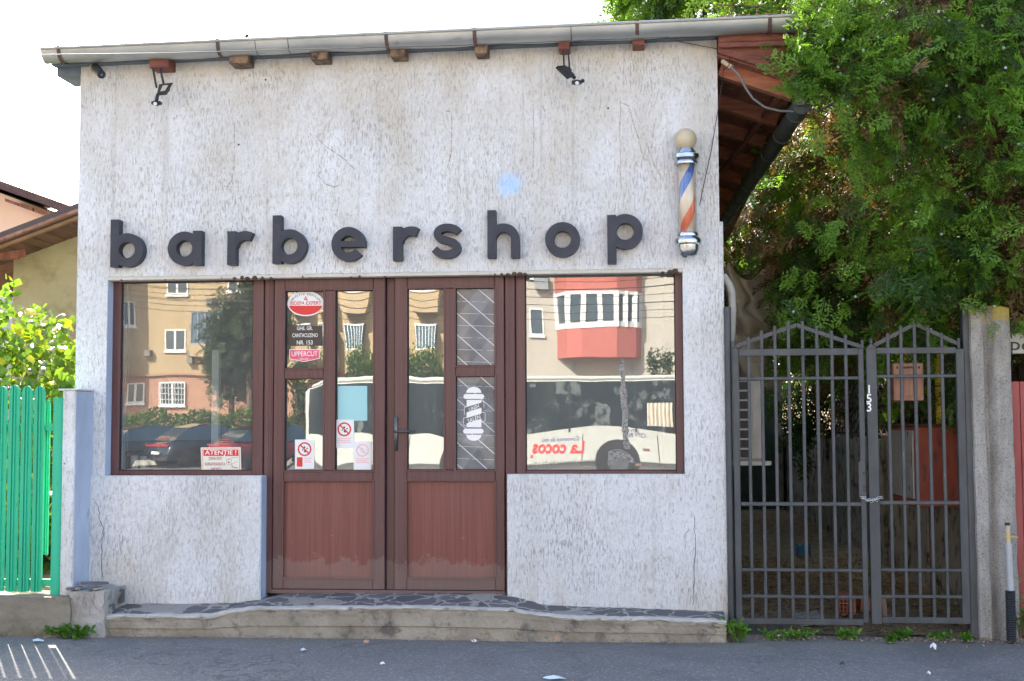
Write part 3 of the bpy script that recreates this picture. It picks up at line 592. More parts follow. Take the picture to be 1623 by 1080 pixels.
def lipf(u,v):
    t=topf(u,0); x=t[0]; h=.022+.03*max(0,noise.noise(Vector((x*1.6,4,0))))+.012*noise.noise(Vector((x*9,4,0))); return (x,t[1]-.010-.008*math.sin(PI*v)+.006*noise.noise(Vector((x*20,v*4,0)))+(.03 if v==0 else 0),t[2]+.002-h*v+(.004 if v==0 else 0))
m_.sheet(lipf,NP*2,6); m_.build('cement_lip',simple('pale cement mortar',(.40,.385,.35),.9,0,(.55,.53,.49),6,bs=.8,bscale=40,c3=(.2,.18,.16),s3=12,t3=(.58,.68)),PL)
xe=at(1151,1000,YP).x; m_=MB(); m_.add([(xe,YP,-.02),(xe,.0,-.02),(xe,.0,.145),(xe,YP,.075)],[(0,1,2,3)]); m_.build('end_face',MAT['concrete'],PL)
# left masonry block & fence base
m_=MB(); a=at(110,932,-.38); 
def rough_box(m_,x0,x1,y0,y1,z0,z1,n=8,am=.014,sd=0):
    bm=bmesh.new(); bmesh.ops.create_cube(bm,size=1)
    for v in bm.verts: v.co=Vector(((x0+x1)/2+v.co.x*(x1-x0),(y0+y1)/2+v.co.y*(y1-y0),(z0+z1)/2+v.co.z*(z1-z0)))
    bmesh.ops.subdivide_edges(bm,edges=bm.edges[:],cuts=n,use_grid_fill=True)
    for v in bm.verts:
        p=v.co; v.co=p+noise.noise_vector(p*6+Vector((sd,0,0)))*am+noise.noise_vector(p*22+Vector((sd,3,0)))*am*.5
    bm.verts.index_update(); m_.add([v.co[:] for v in bm.verts],[[v.index for v in f.verts] for f in bm.faces]); bm.free()
BK=thing('masonry_block',(at(150,990,-.3).x,-.2,0),'crumbling concrete block topped with broken dark slabs at the left end of the step','block')
xb0,xb1=at(108,960,-.4).x,at(166,975,-.4).x
rough_box(m_,xb0,xb1,-.40,-.02,-.03,at(140,938,-.4).z,10,.022,3); m_.build('core',MAT['concgrey'],BK)
for px,py,wx,Y in [(148,926,.11,-.24),(118,934,.06,-.33),(152,934,.05,-.34)]:
    m_=MB(); p=at(px,py,Y); n=9; top=[];h=.012
    pts=[(p.x+wx*math.cos(2*PI*k/n)*rnd.uniform(.8,1.1),p.y+.07*math.sin(2*PI*k/n)*rnd.uniform(.8,1.1)) for k in range(n)]
    m_.add([(x,y,p.z) for x,y in pts]+[(x,y,p.z+h) for x,y in pts],[tuple(range(n)),tuple(range(2*n-1,n-1,-1))]+[(k,(k+1)%n,n+(k+1)%n,n+k) for k in range(n)]); m_.build('slab',MAT['crazy'],BK)
for px,py,w_,h_ in [(162,966,.035,.05),(184,947,.03,.045)]:
    m_=MB(); p=at(px,py,-.2); m_.obox((xb1+.006,-.30 if px<170 else -.13,p.z),(0,1,0),(1,0,0),(0,0,1),w_,.012,h_); m_.build('slab',MAT['crazy'],BK)
m_=MB(); rough_box(m_,-14,xb0+.02,-.42,-.1,-.05,at(60,940,-.3).z-.01,40,.012,9)
tag(m_.build('fence_footing',simple('mossy concrete',(.20,.175,.135),.95,0,(.30,.27,.215),3,bs=.9,bscale=40,bdist=.012,c3=(.12,.125,.06),s3=3,t3=(.52,.66))),'long rough mossy concrete footing under the green picket fence','wall')
# white fin pillar
ax0,ax1=at(97,760,-.3).x,at(118,760,-.3).x
m_=MB(); m_.m=0; zt_=at(108,619,-.3).z; m_.cbox(ax0,ax1-.004,-.30,.018,.16,zt_,.006); m_.m=1; m_.box(ax1-.006,ax1,-.292,.0,.2,zt_-.01)
m_.m=0; m_.cbox(ax0-.03,ax1+.01,-.31,.016,zt_-.002,zt_+.012,.005)
fin=m_.build('rendered_pillar',[MAT['plaster'],MAT['blueplaster']]); tag(fin,'narrow white and pale blue rendered pillar between the green fence and the shop','pillar')
# ================= SIGN LETTERS =================
R_=.1215; SW=.0625; Y0,Y1=-.078,-.004
def arcp(cx,cz,r,a0,a1,n=24): return [(cx+r*math.cos(rad(a0+(a1-a0)*k/n)),cz+r*math.sin(rad(a0+(a1-a0)*k/n))) for k in range(n+1)]
def L_o(m_,cx,cz): m_.ring(cx,cz,R_,R_-SW,Y0,Y1,48)
def bar(m_,x0,x1,z0,z1): m_.box(x0,x1,Y0-.0015,Y1,z0,z1)
def cx_(px,py): p=at(px,py,-.076); return p.x,p.z
letters=[]
def lb(px,py): m_=MB(); x,z=cx_(px,py); L_o(m_,x,z); bar(m_,x-R_,x-R_+SW*.98,z-R_-.0,z+.222); return m_
def la(px,py): m_=MB(); x,z=cx_(px,py); L_o(m_,x,z); bar(m_,x+R_-SW*.9,x+R_+.006,z-R_-.0,z+R_+.004); return m_
def lr(px,py):
    m_=MB(); x,z=cx_(px,py); bar(m_,x-.07,x-.07+SW,z-R_,z+R_*.98)   # px,py : centre of letter
    r=R_-SW/2; m_.stroke(arcp(x+.058,z-.002+R_-SW/2-r+.0,r,172,62,16),SW,Y0,Y1); return m_
def le(px,py):
    m_=MB(); x,z=cx_(px,py); r=R_-SW/2; m_.stroke(arcp(x,z,r,-38,-360,40),SW,Y0,Y1); m_.box(x-R_+SW*.6,x+R_-.0,Y0-.0015,Y1,z-.022,z+.022); return m_
def ls(px,py):
    m_=MB(); x,z=cx_(px,py); q=.0455
    H=[(.082,.062),(.062,.080),(.03,.092),(-.005,.095),(-.042,.086),(-.064,.064),(-.064,.038),(-.045,.018),(0,.004),(.045,-.012),(.068,-.036),(.068,-.064),(.044,-.086),(.005,-.095),(-.035,-.092),(-.065,-.078),(-.088,-.056)]
    # smooth with Catmull-Rom
    Q=[]
    for i in range(len(H)-1):
        p0=H[max(i-1,0)];p1=H[i];p2=H[i+1];p3=H[min(i+2,len(H)-1)]
        for k in range(4):
            t=k/4; Q.append(tuple(.5*((2*p1[c])+(-p0[c]+p2[c])*t+(2*p0[c]-5*p1[c]+4*p2[c]-p3[c])*t*t+(-p0[c]+3*p1[c]-3*p2[c]+p3[c])*t**3) for c in (0,1)))
    Q.append(H[-1]); m_.stroke([(x+a,z+b) for a,b in Q],.054,Y0,Y1); return m_
def lh(px,py):
    m_=MB(); x,z=cx_(px,py); bar(m_,x-.113,x-.113+SW*.95,z-R_,z+.215); r=.113-SW/2; zc=z+R_-.113
    m_.stroke([(x+.113-SW/2,z-R_)]+arcp(x,zc,r,0,168,22),SW*.97,Y0,Y1); return m_
def lp(px,py): m_=MB(); x,z=cx_(px,py); L_o(m_,x,z); bar(m_,x-R_-.003,x-R_+SW*.95,z-.222,z+R_-.005); return m_
specs=[('b',lb,201,396.5,'first letter b of the row, left end above the left window'),('a',la,292,394,'letter a, the only one in the row'),('r',lr,375.5,393,'letter r between the a and the second b'),('b',lb,458.5,390.5,'letter b above the post left of the doors, second b of the row'),('e',le,552,387,'letter e above the left door leaf'),
 ('r',lr,638.5,386,'letter r between the e and the s'),('s',ls,708,382,'letter s above the right door leaf'),('h',lh,798,381.5,'letter h, tall, above the right door post'),('o',L_o,891.5,379.7,'round letter o above the right window'),('p',lp,991,367,'letter p, set a little high at the right end of the row')]
for ch,fn,px,py,lab in specs:
    if fn is L_o: m_=MB(); x,z=cx_(px,py); L_o(m_,x,z)
    else: m_=fn(px,py)
    o=m_.build('sign_letter',MAT['letter']); tag(o,'black raised '+lab,'letter','raised black letters of the shop sign')
# ================= BARBER POLE =================
yb=-.11; cb=at(1092,300,yb); sc_=8.89/2050
BP=thing('barber_pole',(cb.x,0,at(1092,408,yb).z),'striped barber pole with cream globe and chrome caps on the right of the shop front','barber pole')
def pz(py): return at(1092,py,yb).z
tilt=Vector((-.012,0,1)).normalized(); c0=Vector((at(1091,395,yb).x,yb,pz(408)))
def hh(py): return pz(py)-pz(408)
m_=MB(); sph(m_,c0+tilt*hh(221.5),.078,20,14); m_.build('globe',MAT['cream'],BP,True)
m_=MB(); m_.lathe(c0,[(0.0321,hh(236)),(0.0589,hh(236.5)),(0.0706,hh(241)),(0.0749,hh(244)),(0.0920,hh(246)),(0.0942,hh(252)),(0.0856,hh(254)),(0.0792,hh(256)),(0.0835,hh(258)),(0.0824,hh(261)),(0.0663,hh(262))][::-1],28,tilt); m_.build('cap',MAT['chrome'],BP,'auto')
m_=MB(); m_.lathe(c0,[(0.0054,hh(410)),(0.0375,hh(408.5)),(0.0621,hh(404)),(0.0728,hh(396)),(0.0749,hh(389)),(0.0899,hh(387)),(0.0931,hh(382)),(0.0856,hh(378)),(0.0728,hh(375.5)),(0.0749,hh(373)),(0.0706,hh(370)),(0.0642,hh(369))],28,tilt); m_.build('base_cap',MAT['chrome'],BP,'auto')
def stripes():
    m,nt,b=nm('barber stripes'); s_=sep(nt,coords(nt)); cx0=c0.x-BP.location.x; cy0=yb
    an=mth(nt,'ARCTAN2',mth(nt,'SUBTRACT',s_[1],cy0),mth(nt,'SUBTRACT',s_[0],cx0)); an=mth(nt,'DIVIDE',an,2*PI)
    t=mth(nt,'FRACT',mth(nt,'ADD',mth(nt,'ADD',mth(nt,'MULTIPLY',s_[2],-1.75),mth(nt,'MULTIPLY',an,1.0)),11.60))
    col=ramp(nt,t,[(0,(.78,.70,.58)),(.29,(.06,.17,.58)),(.50,(.78,.70,.58)),(.79,(.88,.20,.10))],'CONSTANT'); col=mix(nt,ramp(nt,noi(nt,coords(nt,(60,60,1)),1,3),[(.4,0),(.7,.35)]),col,(.62,.56,.5)); L(nt,col,b.inputs['Base Color']); b.inputs['Roughness'].default_value=.5; return m
m_=MB(); m_.lathe(c0,[(.054,hh(370)),(.054,hh(262))],36,tilt); m_.build('striped_drum',stripes(),BP,True)
cl,nt,b=nm('clear tube'); nt.nodes.remove(b); tr=N(nt,'BsdfTransparent'); tr.inputs[0].default_value=(.95,.93,.88,1); gl=N(nt,'BsdfGlossy'); gl.inputs['Roughness'].default_value=.06; fr_=N(nt,'LayerWeight'); fr_.inputs[0].default_value=.35; mx=N(nt,'MixShader'); L(nt,mth(nt,'ADD',mth(nt,'MULTIPLY',fr_.outputs[1],.6),.03,clamp=True),mx.inputs[0]); L(nt,tr.outputs[0],mx.inputs[1]); L(nt,gl.outputs[0],mx.inputs[2]); L(nt,mx.outputs[0],nt.nodes['Material Output'].inputs[0])
m_=MB(); m_.lathe(c0,[(.066,hh(370)),(.066,hh(262))],32,tilt); m_.build('clear_tube',cl,BP,True)
m_=MB(); m_.cbox(c0.x-.03,c0.x+.03,-.055,.0,pz(384),pz(374),.004); m_.build('wall_bracket',MAT['chrome'],BP); m_=MB(); m_.cbox(c0.x-.03,c0.x+.03,-.055,.0,pz(256),pz(246),.004); m_.build('wall_bracket',MAT['chrome'],BP)
# ================= FLOODLIGHTS, CAMERA =================
def flood(px0,px1,pyt,body,tiltdir,label):
    T=thing('floodlight',at((px0+px1)/2,pyt,-.15),label,'floodlight','floodlights hanging under the gutter'); Yf=-.17
    m_=MB(); 
    for (a,b,c,d) in body['rods']: m_.beam(at(a,b,Yf+.03),at(c,d,Yf-.02),.012,.012,(0,1,0))
    m_.build('hanger_rod',MAT['black'],T)
    m_=MB(); q=[at(a,b,Yf+dy) for a,b,dy in body['quad']]; nn=(q[1]-q[0]).cross(q[3]-q[0]).normalized(); 
    if nn.y>0: nn=-nn
    th=.028; m_.add([v for v in q]+[v-nn*th for v in q],[(0,1,2,3),(7,6,5,4),(0,4,5,1),(1,5,6,2),(2,6,7,3),(3,7,4,0)])
    c=sum(q,Vector())/4-nn*.03; sph(m_,c,.035,10,6,(1,1,.8)); m_.build('housing',MAT['black'],T)
    if body.get('glass'):
        m_=MB(); g_=[at(a,b,Yf+dy-.006) for a,b,dy in body['glass']]; m_.add(g_+[v-nn*.004 for v in g_],[(0,1,2,3),(7,6,5,4),(0,4,5,1),(1,5,6,2),(2,6,7,3),(3,7,4,0)]); m_.build('glass',simple('lamp glass',(.42,.42,.39),.3),T)
    m_=MB(); a,b=body['arm']; m_.tube([at(*a,Yf+.0),at(*b,Yf-.02)],.013,8); s_=body['sensor']; c=at(*s_,Yf-.03); sph(m_,c,.034,10,6,(1,1,.55)); m_.cbox(c.x-.035,c.x+.035,c.y-.01,c.y+.03,c.z-.008,c.z+.014,.004); 
    if body.get('knob'): sph(m_,at(*body['knob'],Yf-.02),.014,8,6); m_.tube([c,at(*body['knob'],Yf-.02)],.008,6)
    m_.build('sensor',MAT['black'],T)
    m_=MB(); sph(m_,c+Vector((.004,-.028,-.012)),.014,8,6); m_.build('lens',MAT['white'],T)
flood(242,262,104,dict(rods=[(242.5,109,248,139),(254,109,259,132)],quad=[(252,134,-.02),(271,132,-.05),(261,151,.0),(248,152,.02)],glass=[(258,136,-.03),(266.5,135,-.045),(261.5,144,-.015),(254,145,0)],arm=((250,150),(248,160)),sensor=(247.5,164)),0,'small black floodlight tilted with its pale glass showing, hanging from the left beam end')
flood(890,900,78,dict(rods=[(893,80,894,107),(900.5,80,903,111)],quad=[(880,108,-.02),(893,107,-.06),(908,122,-.05),(899,126,-.0)],arm=((900,114),(911,124)),sensor=(914,131),knob=(923.5,128.5)),0,'small black floodlight seen from its back, hanging from a red beam end')
SC=thing('security_camera',at(150,106,-.1),'small bullet security camera under the left end of the gutter','camera'); m_=MB(); m_.lathe(at(147,108,-.05),[(.0,-.03),(.028,-.03),(.03,0),(.02,.02)],14,(0,-1,-.2)); m_.build('mount',simple('mount yellowed',(.35,.30,.16),.5),SC,True)
m_=MB(); p=at(151,107,-.09); q=at(161,118.5,-.22); m_.tube([p,q],.030,14); m_.tube([q,q+(q-p).normalized()*.01],.026,14); m_.build('barrel',MAT['black'],SC,'auto')
m_=MB(); sph(m_,q+(q-p).normalized()*.008,.014,10,6); m_.build('lens',MAT['wglass'],SC,True)
# ================= STICKERS ON THE GLASS =================
YS=.1205
def rect(m_,x0,y0,x1,y1,Y=YS,th=.0012):
    a=at(x0,y1,Y); b=at(x1,y1,Y); c=at(x1,y0,Y); d=at(x0,y0,Y); m_.add([a,b,c,d]+[v+Vector((0,th,0)) for v in (a,b,c,d)],[(0,1,2,3),(7,6,5,4),(0,4,5,1),(1,5,6,2),(2,6,7,3),(3,7,4,0)]); return m_
def ell(m_,cx,cy,rx,ry,Y,a0=0,a1=360,n=40,th=.0012):
    pts=[at(cx+rx*math.cos(rad(a0+(a1-a0)*k/n)),cy-ry*math.sin(rad(a0+(a1-a0)*k/n)),Y) for k in range(n+(0 if a1-a0==360 else 1))]
    k=len(pts); m_.add(pts+[p+Vector((0,th,0)) for p in pts],[tuple(range(k)),tuple(range(2*k-1,k-1,-1))]+[(i,(i+1)%k,k+(i+1)%k,k+i) for i in range(k)]); return m_
U=9.12/2050  # metres per photo pixel on the glass
def txt(name,body,px,py,hpx,mat,par,wpx=None,Y=YS-.0008,bold=0,rot=0,depth=.0003):
    o=text_mesh(name,body,hpx*U*1.38,at(px,py,Y),mat,par,depth,1,bold,'CENTER',rot)
    if wpx:
        a=[v.co.x for v in o.data.vertices]; w_=max(a)-min(a); c=(max(a)+min(a))/2; k=wpx*U/w_
        for v in o.data.vertices: v.co.x=(v.co.x-c)*k+c
    return o
T=thing('alarm_sticker',at(485,502,YS),'white oval sticker with a red lower half on the upper left door pane','sticker')
ell(MB(),484.5,481.5,29,20,YS).build('sticker_face',MAT['paper'],T)
ell(MB(),484.5,482.5,26.5,17,YS-.0008,188,352).build('red_band',MAT['red'],T)
txt('lettering','BIDEPA EXPERT',484.5,481,6.2,MAT['red'],T,51,Y=YS-.0012,bold=.0004)
for i,ch in enumerate('OBIECTIV PROTEJAT'):
    if ch==' ': continue
    a=rad(156-(156-24)*i/16); cx=484.5+23.5*math.cos(a); cy=482-15.2*math.sin(a)
    txt('lettering',ch,cx,cy,3.3,MAT['ink'],T,Y=YS-.001,rot=(math.atan2(23.5*math.sin(a),15.2*math.cos(a))-PI/2)*.55)
m_=MB(); 
for dx,dy in ((0,-2.4),(-1.6,.6),(1.6,.6)): ell(m_,484.5+dx,474+dy,1.4,1.6,YS-.001,n=10)
m_.build('emblem',MAT['red'],T)
T=thing('address_plate',at(483,549,YS),'dark plate with the white street address on the left door','sign')
rect(MB(),455.5,516.5,511,548.5).build('plate_face',MAT['plate'],T)
txt('lettering','GHE. GR.',483,521,6,MAT['inkwhite'],T,26,bold=.00015); txt('lettering','CANTACUZINO',483.5,532,6.4,MAT['inkwhite'],T,42,bold=.00015); txt('lettering','NR. 153',483,543.5,7,MAT['inkwhite'],T,26,bold=.00015)
T=thing('badge_sticker',at(483,573,YS),'pink badge sticker with white lettering below the address plate','sticker')
def poly(m_,pts,Y,th=.0012):
    P=[at(a,b,Y) for a,b in pts]; k=len(P); m_.add(P+[p+Vector((0,th,0)) for p in P],[tuple(range(k)),tuple(range(2*k-1,k-1,-1))]+[(i,(i+1)%k,k+(i+1)%k,k+i) for i in range(k)]); return m_
poly(MB(),[(458.5,554),(458.5,569.5),(471,571.5),(481,574),(494,571.5),(506.5,568.5),(506.5,554)],YS).build('outline',MAT['inkwhite'],T)
poly(MB(),[(459.5,555),(459.5,568.7),(471,570.6),(481,573),(494,570.5),(505.5,567.6),(505.5,555)],YS-.0006).build('badge_face',MAT['pink'],T)
txt('lettering','UPPERCUT',482.5,561.5,8,MAT['inkwhite'],T,43,Y=YS-.001,bold=.00015); txt('lettering','• DELUXE •',482,569.3,3,MAT['inkwhite'],T,19,Y=YS-.001)
o=rect(MB(),535.5,612,582,667).build('paper_sheet',MAT['cyan']); tag(o,'blank pale blue paper sheet taped inside the tall pane of the left door','paper')
def nosign(x0,y0,x1,y1,ringm,lab,redblock=False,Y=YS-.0015):
    T=thing('prohibition_sign',at((x0+x1)/2,y1,Y),lab,'sign','prohibition stickers on the left door')
    rect(MB(),x0,y0,x1,y1,Y).build('sign_face',MAT['paper'],T)
    w_=x1-x0; cx=(x0+x1)/2; cy=y0+w_*.5; r=w_*.37; c=at(cx,cy,Y-.001); m_=MB(); m_.ring(c.x,c.z,r*U,r*U*.78,Y-.001,Y-.0002,32); d=r*.68
    p=at(cx-d,cy-d,Y); q=at(cx+d,cy+d,Y); m_.stroke([(p.x,p.z),(q.x,q.z)],r*U*.2,Y-.0009,Y-.0003); m_.build('red_ring',ringm,T)
    m_=MB(); 
    for dx,dy,s_ in ((0,-3,1.6),(1,3,2.4),(-3,1,1.3),(4,-1,1.4)): ell(m_,cx+dx*w_/30,cy+dy*w_/30,s_*w_/34,s_*w_/36,Y-.0006,n=9)
    m_.build('pictogram',MAT['ink'] if ringm is MAT['red'] else MAT['faded'],T)
    m_=MB(); yb=y0+w_*.95
    if redblock: rect(m_,x0+3,yb-1,x0+12,y1-3.5,Y-.0006,.0004); m_.build('red_block',MAT['red'],T); m_=MB()
    for k in range(3): rect(m_,x0+(14 if redblock else 4),yb+k*3,x1-(6 if k==1 else 4),yb+k*3+1.4,Y-.0006,.0004)
    m_.build('text_lines',MAT['faded'],T)
nosign(530.5,665.5,561,711,MAT['red'],'white prohibition sign with a strong red ring just below the pale blue paper')
nosign(560.5,700,588.5,745,MAT['faded'],'faded pink prohibition sign at the bottom of the tall left door pane',Y=YS-.003)
nosign(467.5,697,498,743.5,MAT['red'],'white prohibition sign with a red block, bottom of the small left pane',True)
# CCTV warning
YS2=.1235; T=thing('warning_sign',at(350,747,YS2),'white and red video surveillance warning sign in the corner of the left window','sign')
poly(MB(),[(319.5,746.3),(382.5,746.3),(381.5,709),(318,709.5)],YS2).build('sign_face',simple('yellowed paper',(.74,.73,.62),.7),T)
poly(MB(),[(322.5,723),(378,723),(377.8,713),(322.3,713.3)],YS2-.0008).build('red_band',MAT['red'],T)
poly(MB(),[(321.3,745.5),(321.9,745.5),(321.2,711.8),(320.6,711.8)],YS2-.0008).build('border_line',MAT['red'],T)
m_=MB(); poly(m_,[(379.3,745.5),(379.9,745.5),(379.4,711.5),(378.8,711.5)],YS2-.0008); poly(m_,[(321.3,711.9),(379,711.7),(379,711.2),(321.3,711.4)],YS2-.0008); m_.build('border_line',MAT['red'],T)
txt('lettering','ATENTIE !',350,717.8,7,MAT['inkwhite'],T,52,Y=YS2-.0013,bold=.0003)
poly(MB(),[(355,724.2),(356.6,722),(356.4,720.8),(355,720.8)],YS2-.0015).build('lettering',MAT['inkwhite'],T)
mr=simple('dull red print',(.42,.10,.10),.7)
txt('lettering','ZONA ESTE',341,727.3,5,mr,T,22,Y=YS2-.001,bold=.0003); txt('lettering','SUPRAVEGHEATA',340.5,736,5,mr,T,34,Y=YS2-.001,bold=.0003); txt('lettering','VIDEO',343,744,5,mr,T,17,Y=YS2-.001,bold=.0003)
m_=MB()
def outline(m_,pts,Y,w=.0022):
    P=[at(a,b,Y) for a,b in pts]; 
    for p,q in zip(P,P[1:]): m_.stroke([(p.x,p.z),(q.x,q.z)],w,Y-.0003,Y+.0002)
outline(m_,[(359,729),(366.5,729),(366.5,736),(359,736),(359,729)],YS2-.0009); outline(m_,[(359,729),(370,725.5),(377,725.5)],YS2-.0010); outline(m_,[(367,736),(377,731)],YS2-.0011); outline(m_,[(367.5,737),(368,740.5),(377,742)],YS2-.0012,.005); ell(m_,362.5,733,1.5,1.5,YS2-.0012,n=12)
m_.build('camera_drawing',mr,T)
# barber pole decal
T=thing('pole_decal',at(751,700,.121),'white barber pole decal with two dark ribbons on the frosted pane of the right door','decal'); YD=.1215
m_=MB(); ell(m_,751,623,12,9.5,YD,0,180,20); ell(m_,751,689.5,12,9.5,YD,180,360,20)
def rr(m_,x0,y0,x1,y1,Y):
    r=(y1-y0)/2; pts=[(x0+r-r*math.sin(PI*k/8),(y0+y1)/2-r*math.cos(PI*k/8)) for k in range(9)]+[(x1-r+r*math.sin(PI*k/8),(y0+y1)/2+r*math.cos(PI*k/8)) for k in range(9)]; poly(m_,pts[::-1],Y)
rr(m_,734.5,624.8,767.5,632.6,YD); rr(m_,734,679.8,766.5,687.6,YD)
poly(m_,[(739.5,677.5),(763,677.5),(763,634),(739.5,634)],YD+.0001)
m_.build('pole_shape',MAT['inkwhite'],T)
m_=MB(); 
for y in (643,660.5): poly(m_,[(736,y+12),(766,y+2.5),(766,y-5.5),(736,y+3.5)],YD-.0008)
m_.build('ribbon',simple('ribbon grey',(.13,.13,.14),.5),T)
m_=MB()
outline(m_,[(739.5,645),(736,646),(736,658)],YD-.0006,.003); outline(m_,[(763,636),(767,637),(767,646)],YD-.0006,.003); outline(m_,[(739.5,662),(734.5,663),(734.5,673),(739,676)],YD-.0006,.003); outline(m_,[(763,653),(769,655),(769,667),(763,670)],YD-.0006,.003)
m_.build('outline',MAT['inkwhite'],T)
txt('lettering','LINSH',751.5,647,6.5,MAT['inkwhite'],T,17,Y=YD-.0014,rot=.29,bold=.0003); txt('lettering','SALEN',751.5,664.5,7,MAT['inkwhite'],T,21,Y=YD-.0014,rot=.29,bold=.0003)
# torn tape on right window
m_=MB(); rn=random.Random(3)
ptsL=[];ptsR=[]
for k in range(15):
    y=570+k*(712-570)/14; w_=4.2+rn.uniform(-1.2,1.5); cx=985.5+k*.55+rn.uniform(-1,1); ptsL.append((cx-w_,y)); ptsR.append((cx+w_,y))
P=[at(a,b,.1262) for a,b in ptsL]+[at(a,b,.1262) for a,b in ptsR]; n=15
m_.add(P,[(i,i+1,n+i+1,n+i) for i in range(n-1)]); 
for dx,dy in ((0,0),):
    q=[(964,716),(975,712),(988,713),(1000,722),(1007,732),(1003,735),(992,730),(985,733),(972,729),(964,731)]; m_.add([at(a,b,.1260) for a,b in q],[tuple(range(len(q)))])
tp,nt,b=nm('crinkled tape'); f=ramp(nt,noi(nt,coords(nt,(1,1,1)),60,4,.7,2),[(.42,0),(.55,1)]); L(nt,mix(nt,f,(.10,.095,.09),(.42,.40,.36)),b.inputs[0]); b.inputs['Roughness'].default_value=.6; bump(nt,b,f,.6,.003)
tag(m_.build('torn_tape',tp),'crinkled grey tape remnant running down the right shop window','tape')
# bottles on the inner sill, left window
T=thing('bottle_holder',at(219,744,.3),'dark holder with two pale bottles on the inner sill of the left window','holder')
m_=MB(); a=at(202,718,.3); b_=at(239,716,.3); m_.cbox(a.x,b_.x,.26,.36,a.z-.02,a.z+.012,.003); m_.cbox(a.x,b_.x,.26,.36,at(219,745,.3).z,at(219,743,.3).z,.002); m_.cbox(a.x,a.x+.012,.28,.34,at(219,743,.3).z,a.z,.002); m_.cbox(b_.x-.012,b_.x,.28,.34,at(219,743,.3).z,a.z,.002); m_.build('frame',MAT['black'],T)
for px in (213,228):
    p=at(px,743,.30); m_=MB(); m_.lathe(p,[(.026,0),(.027,.09),(.022,.105),(.010,.112),(.010,.13)],14); m_.build('bottle',MAT['white'],T,'auto')
# ================= GATE =================
YG=-.05; UG=(9+YG)/2050*1.003
def bar_part(px,yt,yb,wpx,parent,name='bar',Y=YG,pyref=600,dep=.024):
    x=at(px,pyref,Y).x; w_=wpx*UG/2; m_=MB(); m_.cbox(x-w_,x+w_,Y-dep/2,Y+dep/2,PZ(px,yb,Y),PZ(px,yt,Y),.003); return m_.build(name,MAT['dgrey'],parent)
def rail(x0,x1,yt,yb,parent,Y=YG,dep=.032,name='rail'):
    m_=MB(); xm=(x0+x1)/2; xa,xb=at(x0,600,Y).x,at(x1,600,Y).x; za,zb=PZ(xm,yb,Y),PZ(xm,yt,Y); m_.cbox(xa,xb,Y-dep/2,Y+dep/2,za,zb,.003); return m_.build(name,MAT['dgrey'],parent)
G1=thing('metal_gate',(at(1265,990,YG).x,YG,.03),'wide left leaf of the dark grey barred gate, seven bars under a pointed top','gate','leaves of the barred yard gate')
bar_part(1166,553,990,9.5,G1,'stile',dep=.036); bar_part(1364.5,553,987,8,G1,'stile',dep=.036)
rail(1171,1360.5,553,564,G1); rail(1171,1360.5,597.5,602.5,G1); rail(1171,1360.5,796,802,G1); rail(1171,1360.5,901,906,G1); rail(1171,1360.5,943,948,G1); rail(1171,1360.5,980,990,G1,dep=.036)
for px,yt in ((1187,535),(1208,524),(1229,516.5),(1250.5,509),(1273,509),(1295.5,516.5),(1319,524),(1341,531)): bar_part(px,yt,981,4.9,G1)
for px,yt in ((1162.5,541),(1367.5,539)): bar_part(px,yt,553,4.2,G1,'spike')
def chev(pts,parent):
    m_=MB(); P=[at(a,b,YG) for a,b in pts]
    for p,q in zip(P,P[1:]): m_.beam(p,q,.014,.026,(0,0,1))
    m_.build('pointed_rail',MAT['dgrey'],parent)
chev([(1166,549),(1262,515.5),(1368,551)],G1)
m_=MB(); x0,x1=at(1360,760,YG).x,at(1370,760,YG).x; m_.prism([(x0,PZ(1365,785,YG)),(x1,PZ(1365,785,YG)),(x1,PZ(1365,726,YG)),(x0,PZ(1365,733,YG))],YG-.03,YG-.018); 
m_.build('lock_plate',MAT['dgrey'],G1)
m_=MB()
for y0,y1 in ((748,752),(769,773),(775,779)): m_.box(at(1366,750,YG).x,at(1369.5,750,YG).x,YG-.0315,YG-.02,PZ(1365,y1,YG),PZ(1365,y0,YG))
m_.build('keyhole',MAT['black'],G1)
G2=thing('metal_gate',(at(1450,990,YG).x,YG,.03),'narrow right leaf of the dark grey barred gate, carrying the house number 153','gate','leaves of the barred yard gate')
bar_part(1381,553,989,15.5,G2,'stile',dep=.045); bar_part(1521.5,553,989,12,G2,'stile',dep=.04)
m_=MB(); xa=at(1373.2,600,YG).x; xb=at(1388.8,600,YG).x; m_.prism([(xa,PZ(1381,553,YG)),(xb,PZ(1381,553,YG)),((xa+xb)/2,PZ(1381,544.5,YG))],YG-.022,YG+.022); m_.build('stile_cap',MAT['dgrey'],G2)
rail(1389,1515.5,551,561,G2); rail(1389,1515.5,594,599,G2); rail(1389,1515.5,794,800,G2); rail(1389,1515.5,901,906,G2); rail(1389,1515.5,943,948,G2); rail(1389,1515.5,978,988,G2,dep=.036)
for px,yt in ((1408,528),(1429,516),(1450.5,506),(1472,516),(1493.5,528)): bar_part(px,yt,979,4.9,G2)
for px,yt in ((1381.5,537),(1520.5,536)): bar_part(px,yt,545 if px<1400 else 553,4.4,G2,'spike')
chev([(1385,548),(1450,513.5),(1520,546)],G2)
for i,(ch,py) in enumerate((('1',618),('5',632.5),('3',646.5))):
    o=text_mesh('house_number',ch,.082,at(1377.5,py,YG-.0235),MAT['inkwhite'],G2,.001,1.0,.0008)
T=thing('gate_chain',at(1380,795,-.09),'short bright steel chain locking the two gate leaves together','chain')
